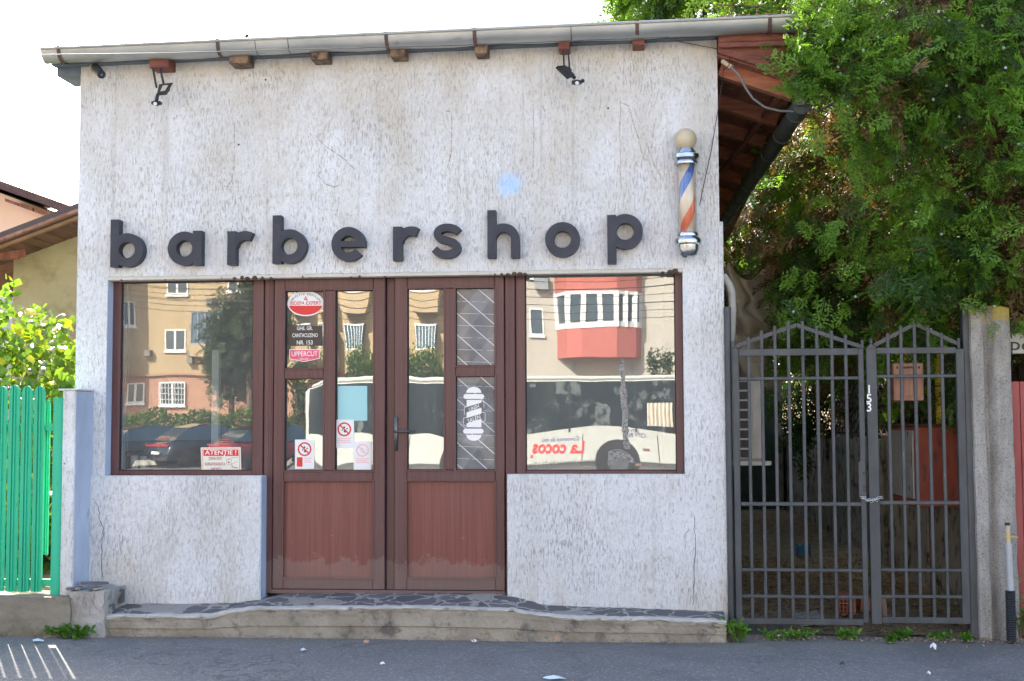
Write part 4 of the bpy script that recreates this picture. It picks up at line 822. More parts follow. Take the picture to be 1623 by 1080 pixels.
for k in range(9):
    t=k/8; px=1366+30*t; py=789+6*math.sin(PI*t)-(2 if k%2 else 0); c=at(px,py,-.085); m_=MB(); a=.55 if k%2 else -.5
    m_.tube([c+Vector((.013*math.cos(q),.006*math.sin(a)*math.sin(q),.0085*math.sin(q+a))) for q in [2*PI*i/10 for i in range(10)]],.0032,5,closed=True); m_.build('link',MAT['chrome'],T,True)
def gpost(px,w_,yt,yb,Y,lab,mat='dgrey',r=None):
    x=at(px,600,Y).x; m_=MB(); zt_,zb_=PZ(px,yt,Y),0.0; m_.tube([(x,Y,zb_),(x,Y,zt_)],w_*UG/2,16); return tag(m_.build('gate_post',MAT[mat],None,'auto'),lab,'gate post')
gpost(1154.5,10.5,487,990,-.03,'thin round dark post between the shop corner and the gate')
x0=at(1527.5,600,YG).x; x1=at(1547,600,YG).x; m_=MB(); m_.cbox(x0,x1,-.06,.03,0,PZ(1533,482,YG),.006); tag(m_.build('gate_post',MAT['dgrey']),'square dark steel gate post beside the ribbed concrete post','gate post')
# ribbed concrete post
m_=MB(); Yc=-.07
xa,xb=at(1541,600,Yc).x,at(1606,600,Yc).x; W_=xb-xa; zt_=PZ(1570,484,Yc); prof=[(0,.03),(.02,.0),(.20,-.01),(.30,.0),(.34,.035),(.40,.05),(.44,.052),(.50,.03),(.56,.0),(.62,-.012),(.85,-.012),(.97,.0),(1,.03)]
nz_=70; vs=[]
for j in range(nz_+1):
    z=-.02+(zt_+.02)*j/nz_
    for (u,d) in prof:
        x=xa+W_*u+.006*noise.noise(Vector((u*5,z*5,1)))+(-.012*(j/nz_)); y=Yc-.02+d+.010*noise.noise(Vector((u*9,z*9,4)))+.005*noise.noise(Vector((u*30,z*30,4))); zz=z-(.05*abs(u-.6)*1.2 if j==nz_ else 0)+ (.015*noise.noise(Vector((u*8,0,0))) if j==nz_ else 0)
        vs.append((x,y,zz))
k=len(prof)
m_.add(vs,[(j*k+i,j*k+i+1,(j+1)*k+i+1,(j+1)*k+i) for j in range(nz_) for i in range(k-1)])
m_.add([(xa-.012,Yc+.01,zt_-.03),(xb-.012,Yc+.01,zt_-.03),(xb-.012,Yc+.13,zt_-.01),(xa-.012,Yc+.13,zt_-.01)],[(0,1,2,3)])
m_.add([(xa,Yc+.01,0),(xa-.012,Yc+.01,zt_-.03),(xa-.012,Yc+.13,zt_-.01),(xa,Yc+.13,0)],[(0,1,2,3)]); m_.add([(xb,Yc+.01,0),(xb-.012,Yc+.01,zt_-.03),(xb-.012,Yc+.13,zt_-.01),(xb,Yc+.13,0)],[(0,1,2,3)])
cm,nt,b=nm('post concrete with lichen'); geo=N(nt,'NewGeometry'); p_=geo.outputs['Position']; mp=N(nt,'Mapping'); mp.inputs['Scale'].default_value=(1,1,.35); L(nt,p_,mp.inputs[0])
col=mix(nt,ramp(nt,noi(nt,mp.outputs[0],7,7,.7),[(.35,0),(.65,1)]),(.24,.225,.20),(.42,.405,.375)); col=mix(nt,ramp(nt,noi(nt,p_,90,3,.7),[(.52,0),(.68,.8)]),col,(.10,.095,.085))
zz=sep(nt,p_)[2]; li=mth(nt,'ADD',mth(nt,'MULTIPLY',mth(nt,'SUBTRACT',zz,zt_-.22),1.4),noi(nt,p_,11,4)); col=mix(nt,ramp(nt,li,[(.70,0),(.76,.8)]),col,(.42,.33,.03)); L(nt,col,b.inputs[0]); b.inputs['Roughness'].default_value=.95; bump(nt,b,noi(nt,p_,60,6,.7),1,.01)
tag(m_.build('concrete_post',cm,None,'auto'),'ribbed weathered concrete post with yellow lichen at its top','post')
m_=MB(); rn=random.Random(5)
P=[]; 
for k in range(26): t=k/25; P.append(at(1572+t*9+rn.uniform(-.6,.6)+3*math.sin(t*2),556+t*400,Yc+.018))
m_.tube(P,[.004+.012*math.sin(PI*min(1,(k/25)*1.2)) for k in range(26)],6); tag(m_.build('wood_strip',simple('split pale wood',(.40,.28,.15),.9,0,(.52,.41,.25),9,(6,6,.4),bs=.5)),'splintered pale wooden lath stuck in the groove of the concrete post','lath')
# conduits
T=thing('cable_conduit',at(1600,1005,-.2),'grey plastic conduit rising out of a black corrugated sleeve beside the concrete post','conduit'); Yq=-.2
x=at(1600,950,Yq).x; m_=MB(); m_.tube([(x+.01,Yq,PZ(1600,943,Yq)),(x+.004,Yq,PZ(1602,862,Yq))],.021,12); m_.build('grey_pipe',simple('grey pvc',(.42,.44,.47),.4,0,(.36,.38,.40),9),T,'auto')
m_=MB(); z0,z1_=.0,PZ(1600,938,Yq); pr_=[]; 
for k in range(23): z=z0+(z1_-z0)*k/22; pr_+=[(.034,z-z0),(.028,z-z0+.008)]
m_.lathe((x+.006,Yq,z0),pr_,14); m_.build('corrugated_sleeve',MAT['black'],T)
m_=MB(); m_.tube([(x+.004,Yq,PZ(1602,862,Yq)),(x+.002,Yq,PZ(1602,832,Yq))],.014,10); m_.build('inner_pipe',MAT['cream'],T); m_=MB(); m_.tube([(x,Yq,PZ(1602,833,Yq)),(x,Yq,PZ(1602,829,Yq))],.017,10); m_.build('cap',MAT['black'],T); m_=MB(); zz=PZ(1602,850,Yq); m_.tube([(x-.02,Yq-.018,zz),(x+.02,Yq-.018,zz-.003),(x+.06,Yq-.02,zz-.006)],.003,5); m_.build('yellow_tie',MAT['yellow'],T)
# red fence + sign + behind right
m_=MB(); xr=at(1597,700,-.02).x
for k in range(22): x=xr+k*.09; m_.cbox(x,x+.084,-.03+.012*(k%2),-.01+.012*(k%2),.12,PZ(1612,605,0),.003)
m_.cbox(xr,xr+2,-.0,.03,1.4,1.45,.003); tag(m_.build('sheet_fence',MAT['redfence']),'dull red sheet metal fence right of the concrete post','fence')
T=thing('advert_board',at(1640,565,.3),'white board with thin black lettering above the red fence','sign'); Yb=.3; a=at(1596,561,Yb); b_=at(1760,527,Yb); m_=MB(); m_.cbox(a.x,b_.x,Yb,Yb+.04,a.z,b_.z,.004); m_.build('board',MAT['offwhite'],T)
o=text_mesh('lettering','pec',.125,at(1600,546,Yb-.004),MAT['ink'],T,.001,1.25,0,'LEFT',-.06)
m_=MB(); m_.tube([(a.x+.3,Yb+.07,0),(a.x+.3,Yb+.07,2)],.03,8); m_.tube([(a.x+1,Yb+.07,0),(a.x+1,Yb+.07,2)],.03,8); m_.build('leg',MAT['offwhite'],T)
# ================= YARD =================
m_=MB(); xw=2.46
for k in range(8):
    y0=.35+k*1.9
    m_.cbox(xw,xw+.07,y0,y0+1.84,-.05,1.26,.006)
    m_.cbox(xw-.03,xw+.10,y0+1.84,y0+1.9,-.05,1.30,.006)
T=thing('garden_wall',(xw,7,0),'low dark concrete panel wall with a rusty diamond lattice on top, along the right of the yard','wall')
m_.build('wall_panel',MAT['concdark'],T)
for k in range(8):
    y0=.35+k*1.9; m_=MB(); z0,z1_=1.30,1.95; W2=1.84; 
    d=.30; n=0
    for s_ in (1,-1):
        for i in range(-5,int(W2/d)+1):
            ya=y0+i*d; yb_=ya+1.5; za,zb_=z0,z1_; kk=.65/1.5
            if ya<y0: za+=(y0-ya)*kk; ya=y0
            if yb_>y0+W2: zb_-=(yb_-(y0+W2))*kk; yb_=y0+W2
            if yb_<=ya: continue
            if s_==-1: ya,yb_=2*y0+W2-ya,2*y0+W2-yb_
            m_.beam((xw+.035+.004*s_,ya,za),(xw+.035+.004*s_,yb_,zb_),.008,.010,(1,0,0))
    m_.beam((xw+.03,y0,z0),(xw+.03,y0+W2,z0),.03,.03); m_.beam((xw+.03,y0,z1_),(xw+.03,y0+W2,z1_),.03,.03); m_.beam((xw+.03,y0,1.62),(xw+.03,y0+W2,1.62),.025,.02)
    m_.build('lattice',MAT['band'],T)
# far end of the yard: shed with dark doors
T=thing('garden_shed',(1.4,12.5,0),'dim shed with dark green plank doors closing the far end of the yard','shed')
m_=MB(); m_.box(.3,2.4,12.5,14.5,0,2.1); m_.build('wall',MAT['concdark'],T); m_=MB()
for k in range(7): m_.cbox(.95+k*.19,.95+k*.19+.18,12.44,12.49,.02,1.85,.006)
m_.build('door',simple('dark green planks',(.05,.08,.07),.7,0,(.08,.12,.10),6),T); m_=MB(); m_.box(.2,2.5,12.3,14.7,2.1,2.2); m_.build('roof',MAT['tile'],T)
m_=MB(); m_.box(2.75,7.5,7.5,9.5,-.1,2.35); tag(m_.build('backdrop_shed',simple('pale shed render',(.55,.54,.50),.9,0,(.35,.34,.31),1.2)),'pale grey shed wall added behind the lattice to dim its bright gaps','shed')  # added to cover the bright background seen through the lattice
# AC unit
T=thing('air_conditioner',(.82,1.2,.9),'dirty white air conditioner outdoor unit on the shop side wall behind the gate','air conditioner'); YA=1.2
xa,xm,xb=.64,at(1190.5,700,YA).x,at(1207,700,YA).x; zb_,zt_=PZ(1185,727,YA),PZ(1185,604,YA)
m_=MB(); m_.cbox(xa,xb,YA+.02,YA+.85,zb_,zt_,.01); m_.cbox(xm,xb,YA,YA+.019,zb_,zt_,.004); m_.cbox(xa,at(1171,700,YA).x,YA,YA+.019,zb_,zt_,.003); m_.cbox(xm+.012,xm+.02,YA-.006,YA+.0,zb_+.02,zt_-.02,.002); m_.build('casing',MAT['offwhite'],T)
m_=MB(); m_.box(at(1171,700,YA).x,xm,YA+.008,YA+.019,zb_,zt_); m_.build('dark_recess',MAT['black'],T); m_=MB()
for k in range(9): z=zb_+(zt_-zb_)*k/8; m_.box(at(1171,700,YA).x,xm,YA-.002,YA+.006,z-.007 if k else z,z+.007 if k<8 else z)
m_.box(at(1171,700,YA).x,at(1173,700,YA).x,YA-.002,YA+.006,zb_+.008,zt_-.008)
m_.build('grille',MAT['offwhite'],T); m_=MB(); m_.cbox(.62,at(1222,733,1.15).x,1.12,1.2,PZ(1190,738,1.15),PZ(1190,731,1.15),.003); m_.build('shelf_bracket',MAT['offwhite'],T); m_=MB(); m_.cbox(.62,at(1222,733,1.15).x,1.9,1.98,PZ(1190,738,1.15),PZ(1190,731,1.15),.003); m_.build('shelf_bracket',MAT['offwhite'],T)
# ribbed hose at corner
m_=MB(); P=[at(1146,437,.12),at(1150,443,.12),at(1156,452,.12),at(1160,466,.12),at(1161,490,.12),at(1160,520,.14),at(1157,560,.18),at(1156,620,.2),at(1156,900,.25)]; Q=[]
for p,q in zip(P,P[1:]):
    for k in range(8 if (q-p).length<.5 else 30): Q.append(p.lerp(q,k/(8 if (q-p).length<.5 else 30)))
m_.tube(Q,[.026+.0025*(i%2) for i in range(len(Q))],12); tag(m_.build('ribbed_hose',MAT['skinpipe'],None,True),'thick ribbed grey hose curving out of the shop corner above the gate post','hose')
# mailbox
T=thing('mailbox',at(1439,636,.03),'copper brown mailbox with a slot, hung behind the right gate leaf','mailbox'); YM=.06
a=at(1416,636,YM); b_=at(1463,575,YM); m_=MB(); m_.cbox(a.x,b_.x,YM,YM+.09,a.z,b_.z,.006); m_.build('body',MAT['copper'],T)
a2=at(1427,629,YM); b2=at(1453,588,YM); m_=MB(); m_.sheet(lambda u,v:(a2.x+(b2.x-a2.x)*u,YM-.004-.016*math.sin(PI*u),a2.z+(b2.z-a2.z)*v),10,4); m_.build('door_flap',MAT['copper'],T,True)
m_=MB(); a3=at(1421,584,YM); b3=at(1458,581.5,YM); m_.box(a3.x+.02,b3.x-.02,YM-.003,YM+.01,a3.z-.002,b3.z+.002); m_.box(a3.x,a3.x+.012,YM-.004,YM,a3.z-.004,b3.z+.004); m_.box(b3.x-.012,b3.x,YM-.004,YM,a3.z-.004,b3.z+.004); m_.build('slot',MAT['black'],T)
# gas box
T=thing('meter_cabinet',(2.25,.9,.8),'rust red metal cabinet with a pale peeling side behind the right gate leaf','cabinet')
Yx=.6; a=at(1452,805,Yx); b_=at(1520,676,Yx); m_=MB(); m_.cbox(a.x,b_.x,Yx,Yx+.9,a.z,b_.z,.008); m_.build('box',MAT['rustred'],T)
m_=MB(); m_.cbox(a.x-.012,a.x-.001,Yx+.02,Yx+.88,a.z+.06,b_.z-.03,.003); m_.build('side_panel',MAT['rustgrey'],T); m_=MB(); m_.cbox(a.x-.02,b_.x+.02,Yx-.02,Yx+.92,b_.z+.001,b_.z+.018,.004); m_.build('lid',MAT['band'],T)
m_=MB(); m_.tube([(a.x+.15,Yx+.2,0),(a.x+.15,Yx+.2,a.z)],.02,8); m_.build('leg',MAT['band'],T); m_=MB(); 
for (py,px) in ((700,1417),(752,1417),(790,1418),(698,1446),(788,1447)):
    t=(px-1413)/39; m_.box(a.x-.014,a.x-.012,Yx+.86-.82*t,Yx+.84-.82*t+.04,a.z+.1+(792-py)/95*.42,a.z+.13+(792-py)/95*.42)
m_.build('rust_hole',MAT['black'],T)
m_=MB(); p=at(1488,665,1.62); q=at(1490,560,1.62); m_.tube([(p.x,1.62,.9),(p.x,1.62,q.z),(p.x-.004,1.62,q.z+.1)],.023,12); tag(m_.build('gas_pipe',MAT['yellow'],None,'auto'),'bright yellow gas pipe rising behind the meter cabinet','pipe')
m_=MB(); p=at(1508,690,1.5); q=at(1507,600,1.5); m_.tube([(p.x,1.5,.9),(p.x,1.5,q.z+.12)],.017,10); m_.tube([(p.x-.03,1.5,at(1508,620,1.5).z),(p.x+.03,1.5,at(1508,620,1.5).z)],.026,10); tag(m_.build('water_pipe',MAT['concgrey'],None,'auto'),'thin grey pipe with a joint, right of the yellow gas pipe','pipe')
# tarp
m_=MB(); rn=random.Random(2)
def tarp(u,v):
    A=at(1164,470,2.4); x=A.x+.02+(.30+.20*v)*u; z=1.75+ (3.0-1.75)*(v)
    zt=z+.18*noise.noise(Vector((u*3,v*2,3))); y=2.4+.12*math.sin(u*9+v*4)+.2*noise.noise(Vector((u*4,v*4,1))); return (x+.1*noise.noise(Vector((u*2,v*5,7)))-.12*v,y,zt*.8+.35)
m_.sheet(tarp,26,30); tag(m_.build('tarpaulin',MAT['rag'],None,True),'crumpled beige tarpaulin hanging in the yard above the air conditioner','tarpaulin')
# hollow brick
T=thing('hollow_brick',at(1350,938,1.0),'orange hollow clay brick lying on the yard earth behind the gate','brick'); c=at(1341,938,.9); zb_=.03; sx_=.13
m_=MB(); x0=at(1329,920,.8).x; w_=.10; hh_=.135; y0=.75
for i in range(5): m_.box(x0+i*w_/4-.003,x0+i*w_/4+.003,y0,y0+.25,zb_,zb_+hh_)
for j in range(6): m_.box(x0,x0+w_,y0+.001,y0+.249,zb_+j*hh_/5-.003,zb_+j*hh_/5+.003)
m_.build('cell_grid',MAT['brickclay'],T); m_=MB(); m_.box(x0+w_+.004,x0+w_+.012,y0+.002,y0+.26,zb_,zb_+hh_); m_.build('side_face',MAT['brickclay'],T)
m_=MB(); rough_box(m_,at(1362,930,1.0).x,at(1375,930,1.0).x+.05,.95,1.2,.02,.13,5,.02,8); tag(m_.build('broken_brick',MAT['brickclay']),'broken chunk of clay brick beside the hollow brick','brick')
m_=MB(); c=at(1272,842,5.0); rough_box(m_,c.x-.06,c.x+.07,4.9,5.1,.02,.14,5,.03,2); tag(m_.build('plastic_bag',simple('blue plastic',(.03,.20,.38),.4)),'small blue plastic bag lying deep in the yard','bag')
m_=MB(); rough_box(m_,at(1262,960,.5).x,at(1300,960,.5).x,.3,.75,.02,.055,8,.02,6); tag(m_.build('stone_slab',MAT['concgrey']),'flat pale stone half buried in the yard just behind the gate','stone')
m_=MB(); a=at(1403,978,.15); b_=at(1400,945,.3); m_.beam(a,b_,.03,.012,(0,1,0)); tag(m_.build('wood_offcut',simple('offcut wood',(.28,.17,.11),.9)),'thin wooden offcut leaning just behind the right gate leaf','wood')
# cables
m_=MB(); P=[at(1145,97,-.02),at(1160,107,-.05)]; m_.tube(P,.017,8); Q=[at(a,b,-.08) for a,b in [(1158,106),(1172,120),(1182,140),(1194,157),(1212,170),(1235,176),(1262,177),(1290,177),(1315,168),(1332,155),(1345,140)]]; 
T=thing('service_cable',P[0],'thick grey cable looping from a cream sleeve at the shop corner into the juniper','cable'); m_.build('sleeve',MAT['cream'],T); m_=MB(); m_.tube(Q,.0085,7); m_.build('cable',simple('grey cable',(.16,.165,.17),.5),T,True)
def wire(pts,r,lab,mat='black'):
    m_=MB(); m_.tube(pts,r,5); return tag(m_.build('wire',MAT[mat],None,True),lab,'wire')
wire([at(-260,91,-.6),at(0,87.5,-.62),at(250,84.5,-.60),at(440,79.5,-.5),at(700,73,-.36),at(1040,60,-.27),at(1060,59,-.2)],.0026,'thin dark wire coming from the left and running along the front of the gutter','dgrey')
wire([at(1040,58,-.03),at(1085,68,-.03),at(1138,78,-.03),at(1170,83,-.02),at(1260,84,.3)],.003,'thin wire stretched under the gutter end into the right eave')
wire([at(1147,108,-.02),at(1142,150,-.02),at(1128,235,-.02),at(1114,300,-.02),at(1109,325,-.05)],.0028,'thin wire running down the wall corner to the barber pole')
wire([at(1133,60,-.05),at(1146,72,-.06),at(1156,88,-.06),at(1156,103,-.06),at(1147,112,-.04)],.003,'short looping wire at the top right corner of the wall')
# ================= LEFT FENCE =================
F=thing('picket_fence',(-5,-.28,.3),'glossy green metal picket fence left of the shop','fence'); YFn=-.28
zb_=at(40,938,YFn).z; 
def picket(xc,w_,zt_,zb_,Y):
    m_=MB(); pr=[(-.5,.010),(-.46,0),(-.22,0),(-.17,-.012),(-.08,-.012),(-.04,0),(.04,0),(.08,-.012),(.17,-.012),(.22,0),(.46,0),(.5,.010)]
    rows=[0,.25,.5,.75,1]; vs=[]
    top=[(z,s_) for z,s_ in ((zb_,1),(zt_-.05,1),(zt_-.025,.86),(zt_-.008,.5),(zt_,.16))]
    for z,s_ in top:
        for u,d in pr: vs.append((xc+u*w_*s_,Y+d,z))
    k=len(pr); m_.add(vs,[(j*k+i,j*k+i+1,(j+1)*k+i+1,(j+1)*k+i) for j in range(4) for i in range(k-1)]); n=len(vs)
    m_.add([(x,y+.004,z) for x,y,z in vs],[(j*k+i,(j+1)*k+i,(j+1)*k+i+1,j*k+i+1) for j in range(4) for i in range(k-1)]); return m_
zp=at(42,611,YFn).z; x2=at(61,700,YFn).x; stepx=at(61,700,YFn).x-at(41,700,YFn).x
for k in range(46):
    m_=picket(x2-k*stepx,stepx*.88,zp+rnd.uniform(-.006,.006),zb_+.0,YFn); m_.build('picket',MAT['green'],F,False)
m_=picket(at(75.5,700,YFn+.06).x,stepx*.40,PZ(75,634,YFn),zb_+.25,YFn+.05); m_.build('picket',MAT['green'],F)
m_=MB(); m_.cbox(x2-46*stepx,at(90,700,YFn).x,YFn+.016,YFn+.046,PZ(60,683,YFn),PZ(60,672,YFn),.003); m_.build('rail',MAT['green'],F); m_=MB(); m_.cbox(x2-46*stepx,at(90,700,YFn).x,YFn+.016,YFn+.046,PZ(60,930,YFn),PZ(60,919,YFn),.003); m_.build('rail',MAT['green'],F)
m_=MB(); x=at(92,780,YFn).x; m_.tube([(x,YFn-.0,.26),(x,YFn-.0,PZ(93,634,YFn))],.040,16); m_.tube([(x,YFn,PZ(93,634,YFn)),(x,YFn,PZ(93,631,YFn))],.043,16); m_.build('post',MAT['green'],F,'auto')
for xx in (x-2.2,x-4.4): m_=MB(); m_.tube([(xx,YFn+.08,.26),(xx,YFn+.08,PZ(93,640,YFn))],.035,12); m_.build('post',MAT['green'],F,'auto')
# ================= LEFT HOUSES =================
H=thing('olive_house',(-6.5,9,0),'olive plastered low house with a brown boarded eave left of the shop','house'); YH=7.0
xa=at(22,400,YH).x; m_=MB(); m_.add([(xa,YH,-.1),(xa+2.6,YH,-.1),(xa+2.6,YH,at(22,392,YH).z+2.6*.40),(xa,YH,at(22,392,YH).z),(xa,YH+5,-.1),(xa+2.6,YH+5,-.1),(xa+2.6,YH+5,at(22,392,YH).z+2.6*.40),(xa,YH+5,at(22,392,YH).z)],[(0,1,2,3),(7,6,5,4),(0,4,5,1),(1,5,6,2),(2,6,7,3),(3,7,4,0)]); m_.build('wall',MAT['olive'],H)
# sloping eave: line from (0,375)->(122,333) front edge
p0=at(-140,432,YH-.75); p1=at(150,322,YH-.75); m_=MB()
d=(p1-p0); L1=d.length; du=d.normalized()
m_.obox((p0+p1)/2+Vector((0,0,.0)),du,(0,1,0),(0,0,1),L1/2,.02,.075); m_.build('fascia',MAT['brownmetal'],H)
m_=MB(); m_.obox((p0+p1)/2+Vector((0,.03,-.097)),du,(0,1,0),(0,0,1),L1/2,.03,.02); m_.build('edge_batten',simple('pale batten',(.28,.17,.10),.8,0,(.20,.11,.07),6),H)
m_=MB(); nn_=14
for k in range(nn_):
    c=p0.lerp(p1,(k+.5)/nn_)+Vector((0,.40,-.09)); m_.obox(c,du,(0,1,-.0),(0,0,1),L1/nn_/2-.008,.37,.012)
m_.build('soffit_board',simple('soffit boards',(.075,.038,.026),.85,0,(.17,.10,.065),3,(3,.5,1),bs=.3),H)
m_=MB(); c=(p0+p1)/2; m_.obox(c+Vector((0,2.6,.13)),du,(0,1,0),(0,0,1),L1/2,2.7,.02); m_.v=[(x,y,z-.17) for x,y,z in m_.v]; m_.build('roof',MAT['tile'],H)
m_=MB(); m_.beam(at(-60,405,YH-.5),at(30,402,YH-.3),.14,.14); m_.beam(at(-60,410,YH-.8),at(38,400,YH-.25),.12,.12); m_.build('roof_beam',MAT['board'],H)
H=thing('orange_house',(-14,16,0),'orange rendered house with a dark tiled gable beyond the olive house','house'); YO=15
m_=MB(); q=[at(-400,310,YO),at(-400,520,YO),at(125,520,YO),at(125,352,YO),at(0,306,YO),at(-160,246,YO)]
q=[(v.x,v.z) for v in q]; m_.prism(q,YO,YO+6); m_.build('wall',MAT['orange'],H)
m_=MB(); a=at(-170,232,YO-.6); b_=at(150,347,YO-.6); d=(b_-a); m_.obox((a+b_)/2+Vector((0,3.2,0)),d.normalized(),(0,1,0),(-d.z,0,d.x),d.length/2,3.6,.07); a2=at(-500,340,YO-.6); d=(a-a2); m_.obox((a+a2)/2+Vector((0,3.2,0)),d.normalized(),(0,1,0),(-d.z,0,d.x),d.length/2,3.6,.07); m_.build('roof',simple('dark brown tiles',(.06,.028,.022),.7,0,(.10,.05,.04),10,bs=.5,bscale=15),H)
m_=MB(); 
for px in (30,52,76): 
    c=at(px,305+(px)*.36+9,YO-.3); m_.obox(c,d.normalized() if 0 else (b_-a).normalized(),(0,1,0),(0,0,1),.14,.3,.03)
m_.build('rafter_end',MAT['board'],H)
m_=MB(); m_.box(at(-30,450,10).x-8,at(26,450,10).x,10,14,-.1,at(10,420,10).z); tag(m_.build('pale_outhouse',MAT['palewall']),'pale lilac rendered wall of an outbuilding seen at the far left behind the leaves','building')
# ================= FOLIAGE =================
def rotm(n_,rng):
    # n random rotations (about random axes)
    q=rng.normal(size=(n_,4)); q/=np.linalg.norm(q,axis=1)[:,None]; w,x,y,z=q.T
    return np.stack([np.stack([1-2*(y*y+z*z),2*(x*y-z*w),2*(x*z+y*w)],1),np.stack([2*(x*y+z*w),1-2*(x*x+z*z),2*(y*z-x*w)],1),np.stack([2*(x*z-y*w),2*(y*z+x*w),1-2*(x*x+y*y)],1)],1)
def basis(d,rng,droop=0):
    # rotation matrices whose X column = direction d, random roll biased so that plane is roughly horizontal/vertical
    d=d/np.linalg.norm(d,axis=1)[:,None]; r=rng.normal(size=d.shape); r[:,2]+=.8; y=np.cross(r,d); y/=np.linalg.norm(y,axis=1)[:,None]+1e-9; z=np.cross(d,y); return np.stack([d,y,z],2)
def spray_proto(rng,ns=9):
    # fern-like flat scale-leaf spray of unit length along X : diamonds
    V=[];F=[]
    def blade(p,d,l,w):
        d=np.array(d)/np.linalg.norm(d); s_=np.array([-d[1],d[0],rng.normal()*.4]); s_/=np.linalg.norm(s_); n=len(V)
        p=np.array(p); V.extend([p,p+d*l*.45+s_*w,p+d*l,p+d*l*.45-s_*w]); F.append((n,n+1,n+2,n+3))
    for i in range(ns):
        t=.12+.8*i/ns; side=1 if i%2 else -1; p=np.array([t,0,-.18*t*t]); a=rad(38+rng.uniform(-8,8)); d=np.array([math.cos(a),side*math.sin(a),rng.normal()*.12-.1]); L_=.42*(1-.62*t)*rng.uniform(.8,1.15)
        blade(p,d,L_,.024)
        for j in range(4):
            q=p+d*L_*(.25+.2*j); b=a+(1 if j%2 else -1)*rad(32); e=np.array([math.cos(b),side*math.sin(b),rng.normal()*.2]); blade(q,e,L_*.5*rng.uniform(.7,1.1),.030)
    for j in range(3): blade([.9,0,-.15],[1,(j-1)*.5,-.2],.15,.028)
    blade([0,0,0],[1,0,-.1],.9,.009)
    return np.array(V),np.array(F)
RG=np.random.default_rng(11)
PROT=[spray_proto(RG,9+i%3) for i in range(6)]
def scatter(P,D,Sz,rng,protos):
    Vs=[];Fs=[];ids=[];off=0; which=rng.integers(0,len(protos),len(P)); B_=basis(D,rng)
    for k,(v,f) in enumerate(protos):
        m=np.where(which==k)[0]
        if len(m)==0: continue
        R3=B_[m]*Sz[m][:,None,None]; X=np.einsum('nij,vj->nvi',R3,v)+P[m][:,None,:]
        Vs.append(X.reshape(-1,3)); Fs.append((f[None]+ (np.arange(len(m))*len(v))[:,None,None]+off).reshape(-1,f.shape[1])); ids.append(np.repeat(m,len(f))); off+=len(m)*len(v)
    return np.concatenate(Vs),np.concatenate(Fs),np.concatenate(ids)
def juniper(root_xy,H,rad_xy,z0,nb,per,lab,seed,size=(.2,.34),bound=None,pieces=True,name='juniper_tree',trunk_h=None,group=None,brown=.80):
    rng=np.random.default_rng(seed); T=thing(name,(root_xy[0],root_xy[1],0),lab,'tree',group)
    Pb=[];Db=[];inn=[];lim=[];kd_=[]
    for i in range(nb):
        t=rng.uniform(0,1)**.85; z=z0+(H-z0)*t; a=rng.uniform(0,2*PI); prof=math.sin(PI*min(1,.22+t*.78))**.6 if t<.9 else .55*(1-t)*10*.5+.2
        R1=np.array([math.cos(a)*rad_xy[0],math.sin(a)*rad_xy[1]])*prof*rng.uniform(.62,1.1)
        base=np.array([root_xy[0],root_xy[1],z-.5*abs(R1[0])*.3]); tip=np.array([root_xy[0]+R1[0],root_xy[1]+R1[1],z+rng.uniform(-.25,.25)])
        nt_=int(per*.68); s=np.concatenate([rng.uniform(.82,1.04,nt_),rng.uniform(.2,.85,per-nt_)]); P=base[None]+(tip-base)[None]*s[:,None]; P[:,2]+= .55*s*(1-s)*1.6 -.25*s**3
        u_=rng.normal(size=P.shape); rr_=np.where((s>.8)[:,None],np.array([.13,.13,.21]),np.array([.12,.12,.12])); P+=u_*rr_; P[:nt_,2]-=.12
        out=(tip-base)/np.linalg.norm(tip-base); D=out[None]*.7+rng.normal(size=P.shape)*.42; D[:,2]-=.85
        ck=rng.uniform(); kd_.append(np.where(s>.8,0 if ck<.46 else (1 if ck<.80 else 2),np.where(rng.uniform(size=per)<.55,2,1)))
        Pb.append(P);Db.append(D);inn.append(s); lim.append((base,tip))
    P=np.concatenate(Pb);D=np.concatenate(Db);s=np.concatenate(inn); kind=np.concatenate(kd_)
    if bound is not None: k=bound(P); P,D,s,kind=P[k],D[k],s[k],kind[k]
    Sz=rng.uniform(size[0],size[1],len(P)); V,F,ids=scatter(P,D,Sz,rng,PROT)
    # kind of each spray : brown inside / in patches, dark mid, bright tips
    nzv=np.array([noise.noise(Vector(p*1.1)) for p in P]); nz2=np.array([noise.noise(Vector(p*.7+9)) for p in P])
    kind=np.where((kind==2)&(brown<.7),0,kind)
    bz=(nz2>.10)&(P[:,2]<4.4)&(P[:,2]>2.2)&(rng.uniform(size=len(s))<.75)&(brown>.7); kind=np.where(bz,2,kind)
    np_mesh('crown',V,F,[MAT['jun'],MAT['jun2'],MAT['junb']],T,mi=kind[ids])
    m_=MB()
    for dx in ((-.35,.1),(.3,-.1),(.05,.35)):
        m_.tube([(root_xy[0]+dx[0]*(.5+.5*q/6)+.08*math.sin(q+dx[0]*9),root_xy[1]+dx[1],(trunk_h or H*.9)*q/6-.1) for q in range(7)],[.16-.02*q for q in range(7)],9)
    m_.build('trunk',MAT['bark'],T,True); m_=MB()
    for b,t in lim[::2]:
        k=[Vector(b).lerp(Vector(t),q/3)+Vector((0,0,.55*(q/3)*(1-q/3)*1.4)) for q in range(4)]
        if bound is not None and not bound(np.array([k[3]]))[0]: continue
        m_.tube([Vector((root_xy[0],root_xy[1],k[0].z-.3))]+k[:],[.035,.028,.02,.012,.006],5)
    m_.build('limb',MAT['bark'],T,True)
    return T,P,s
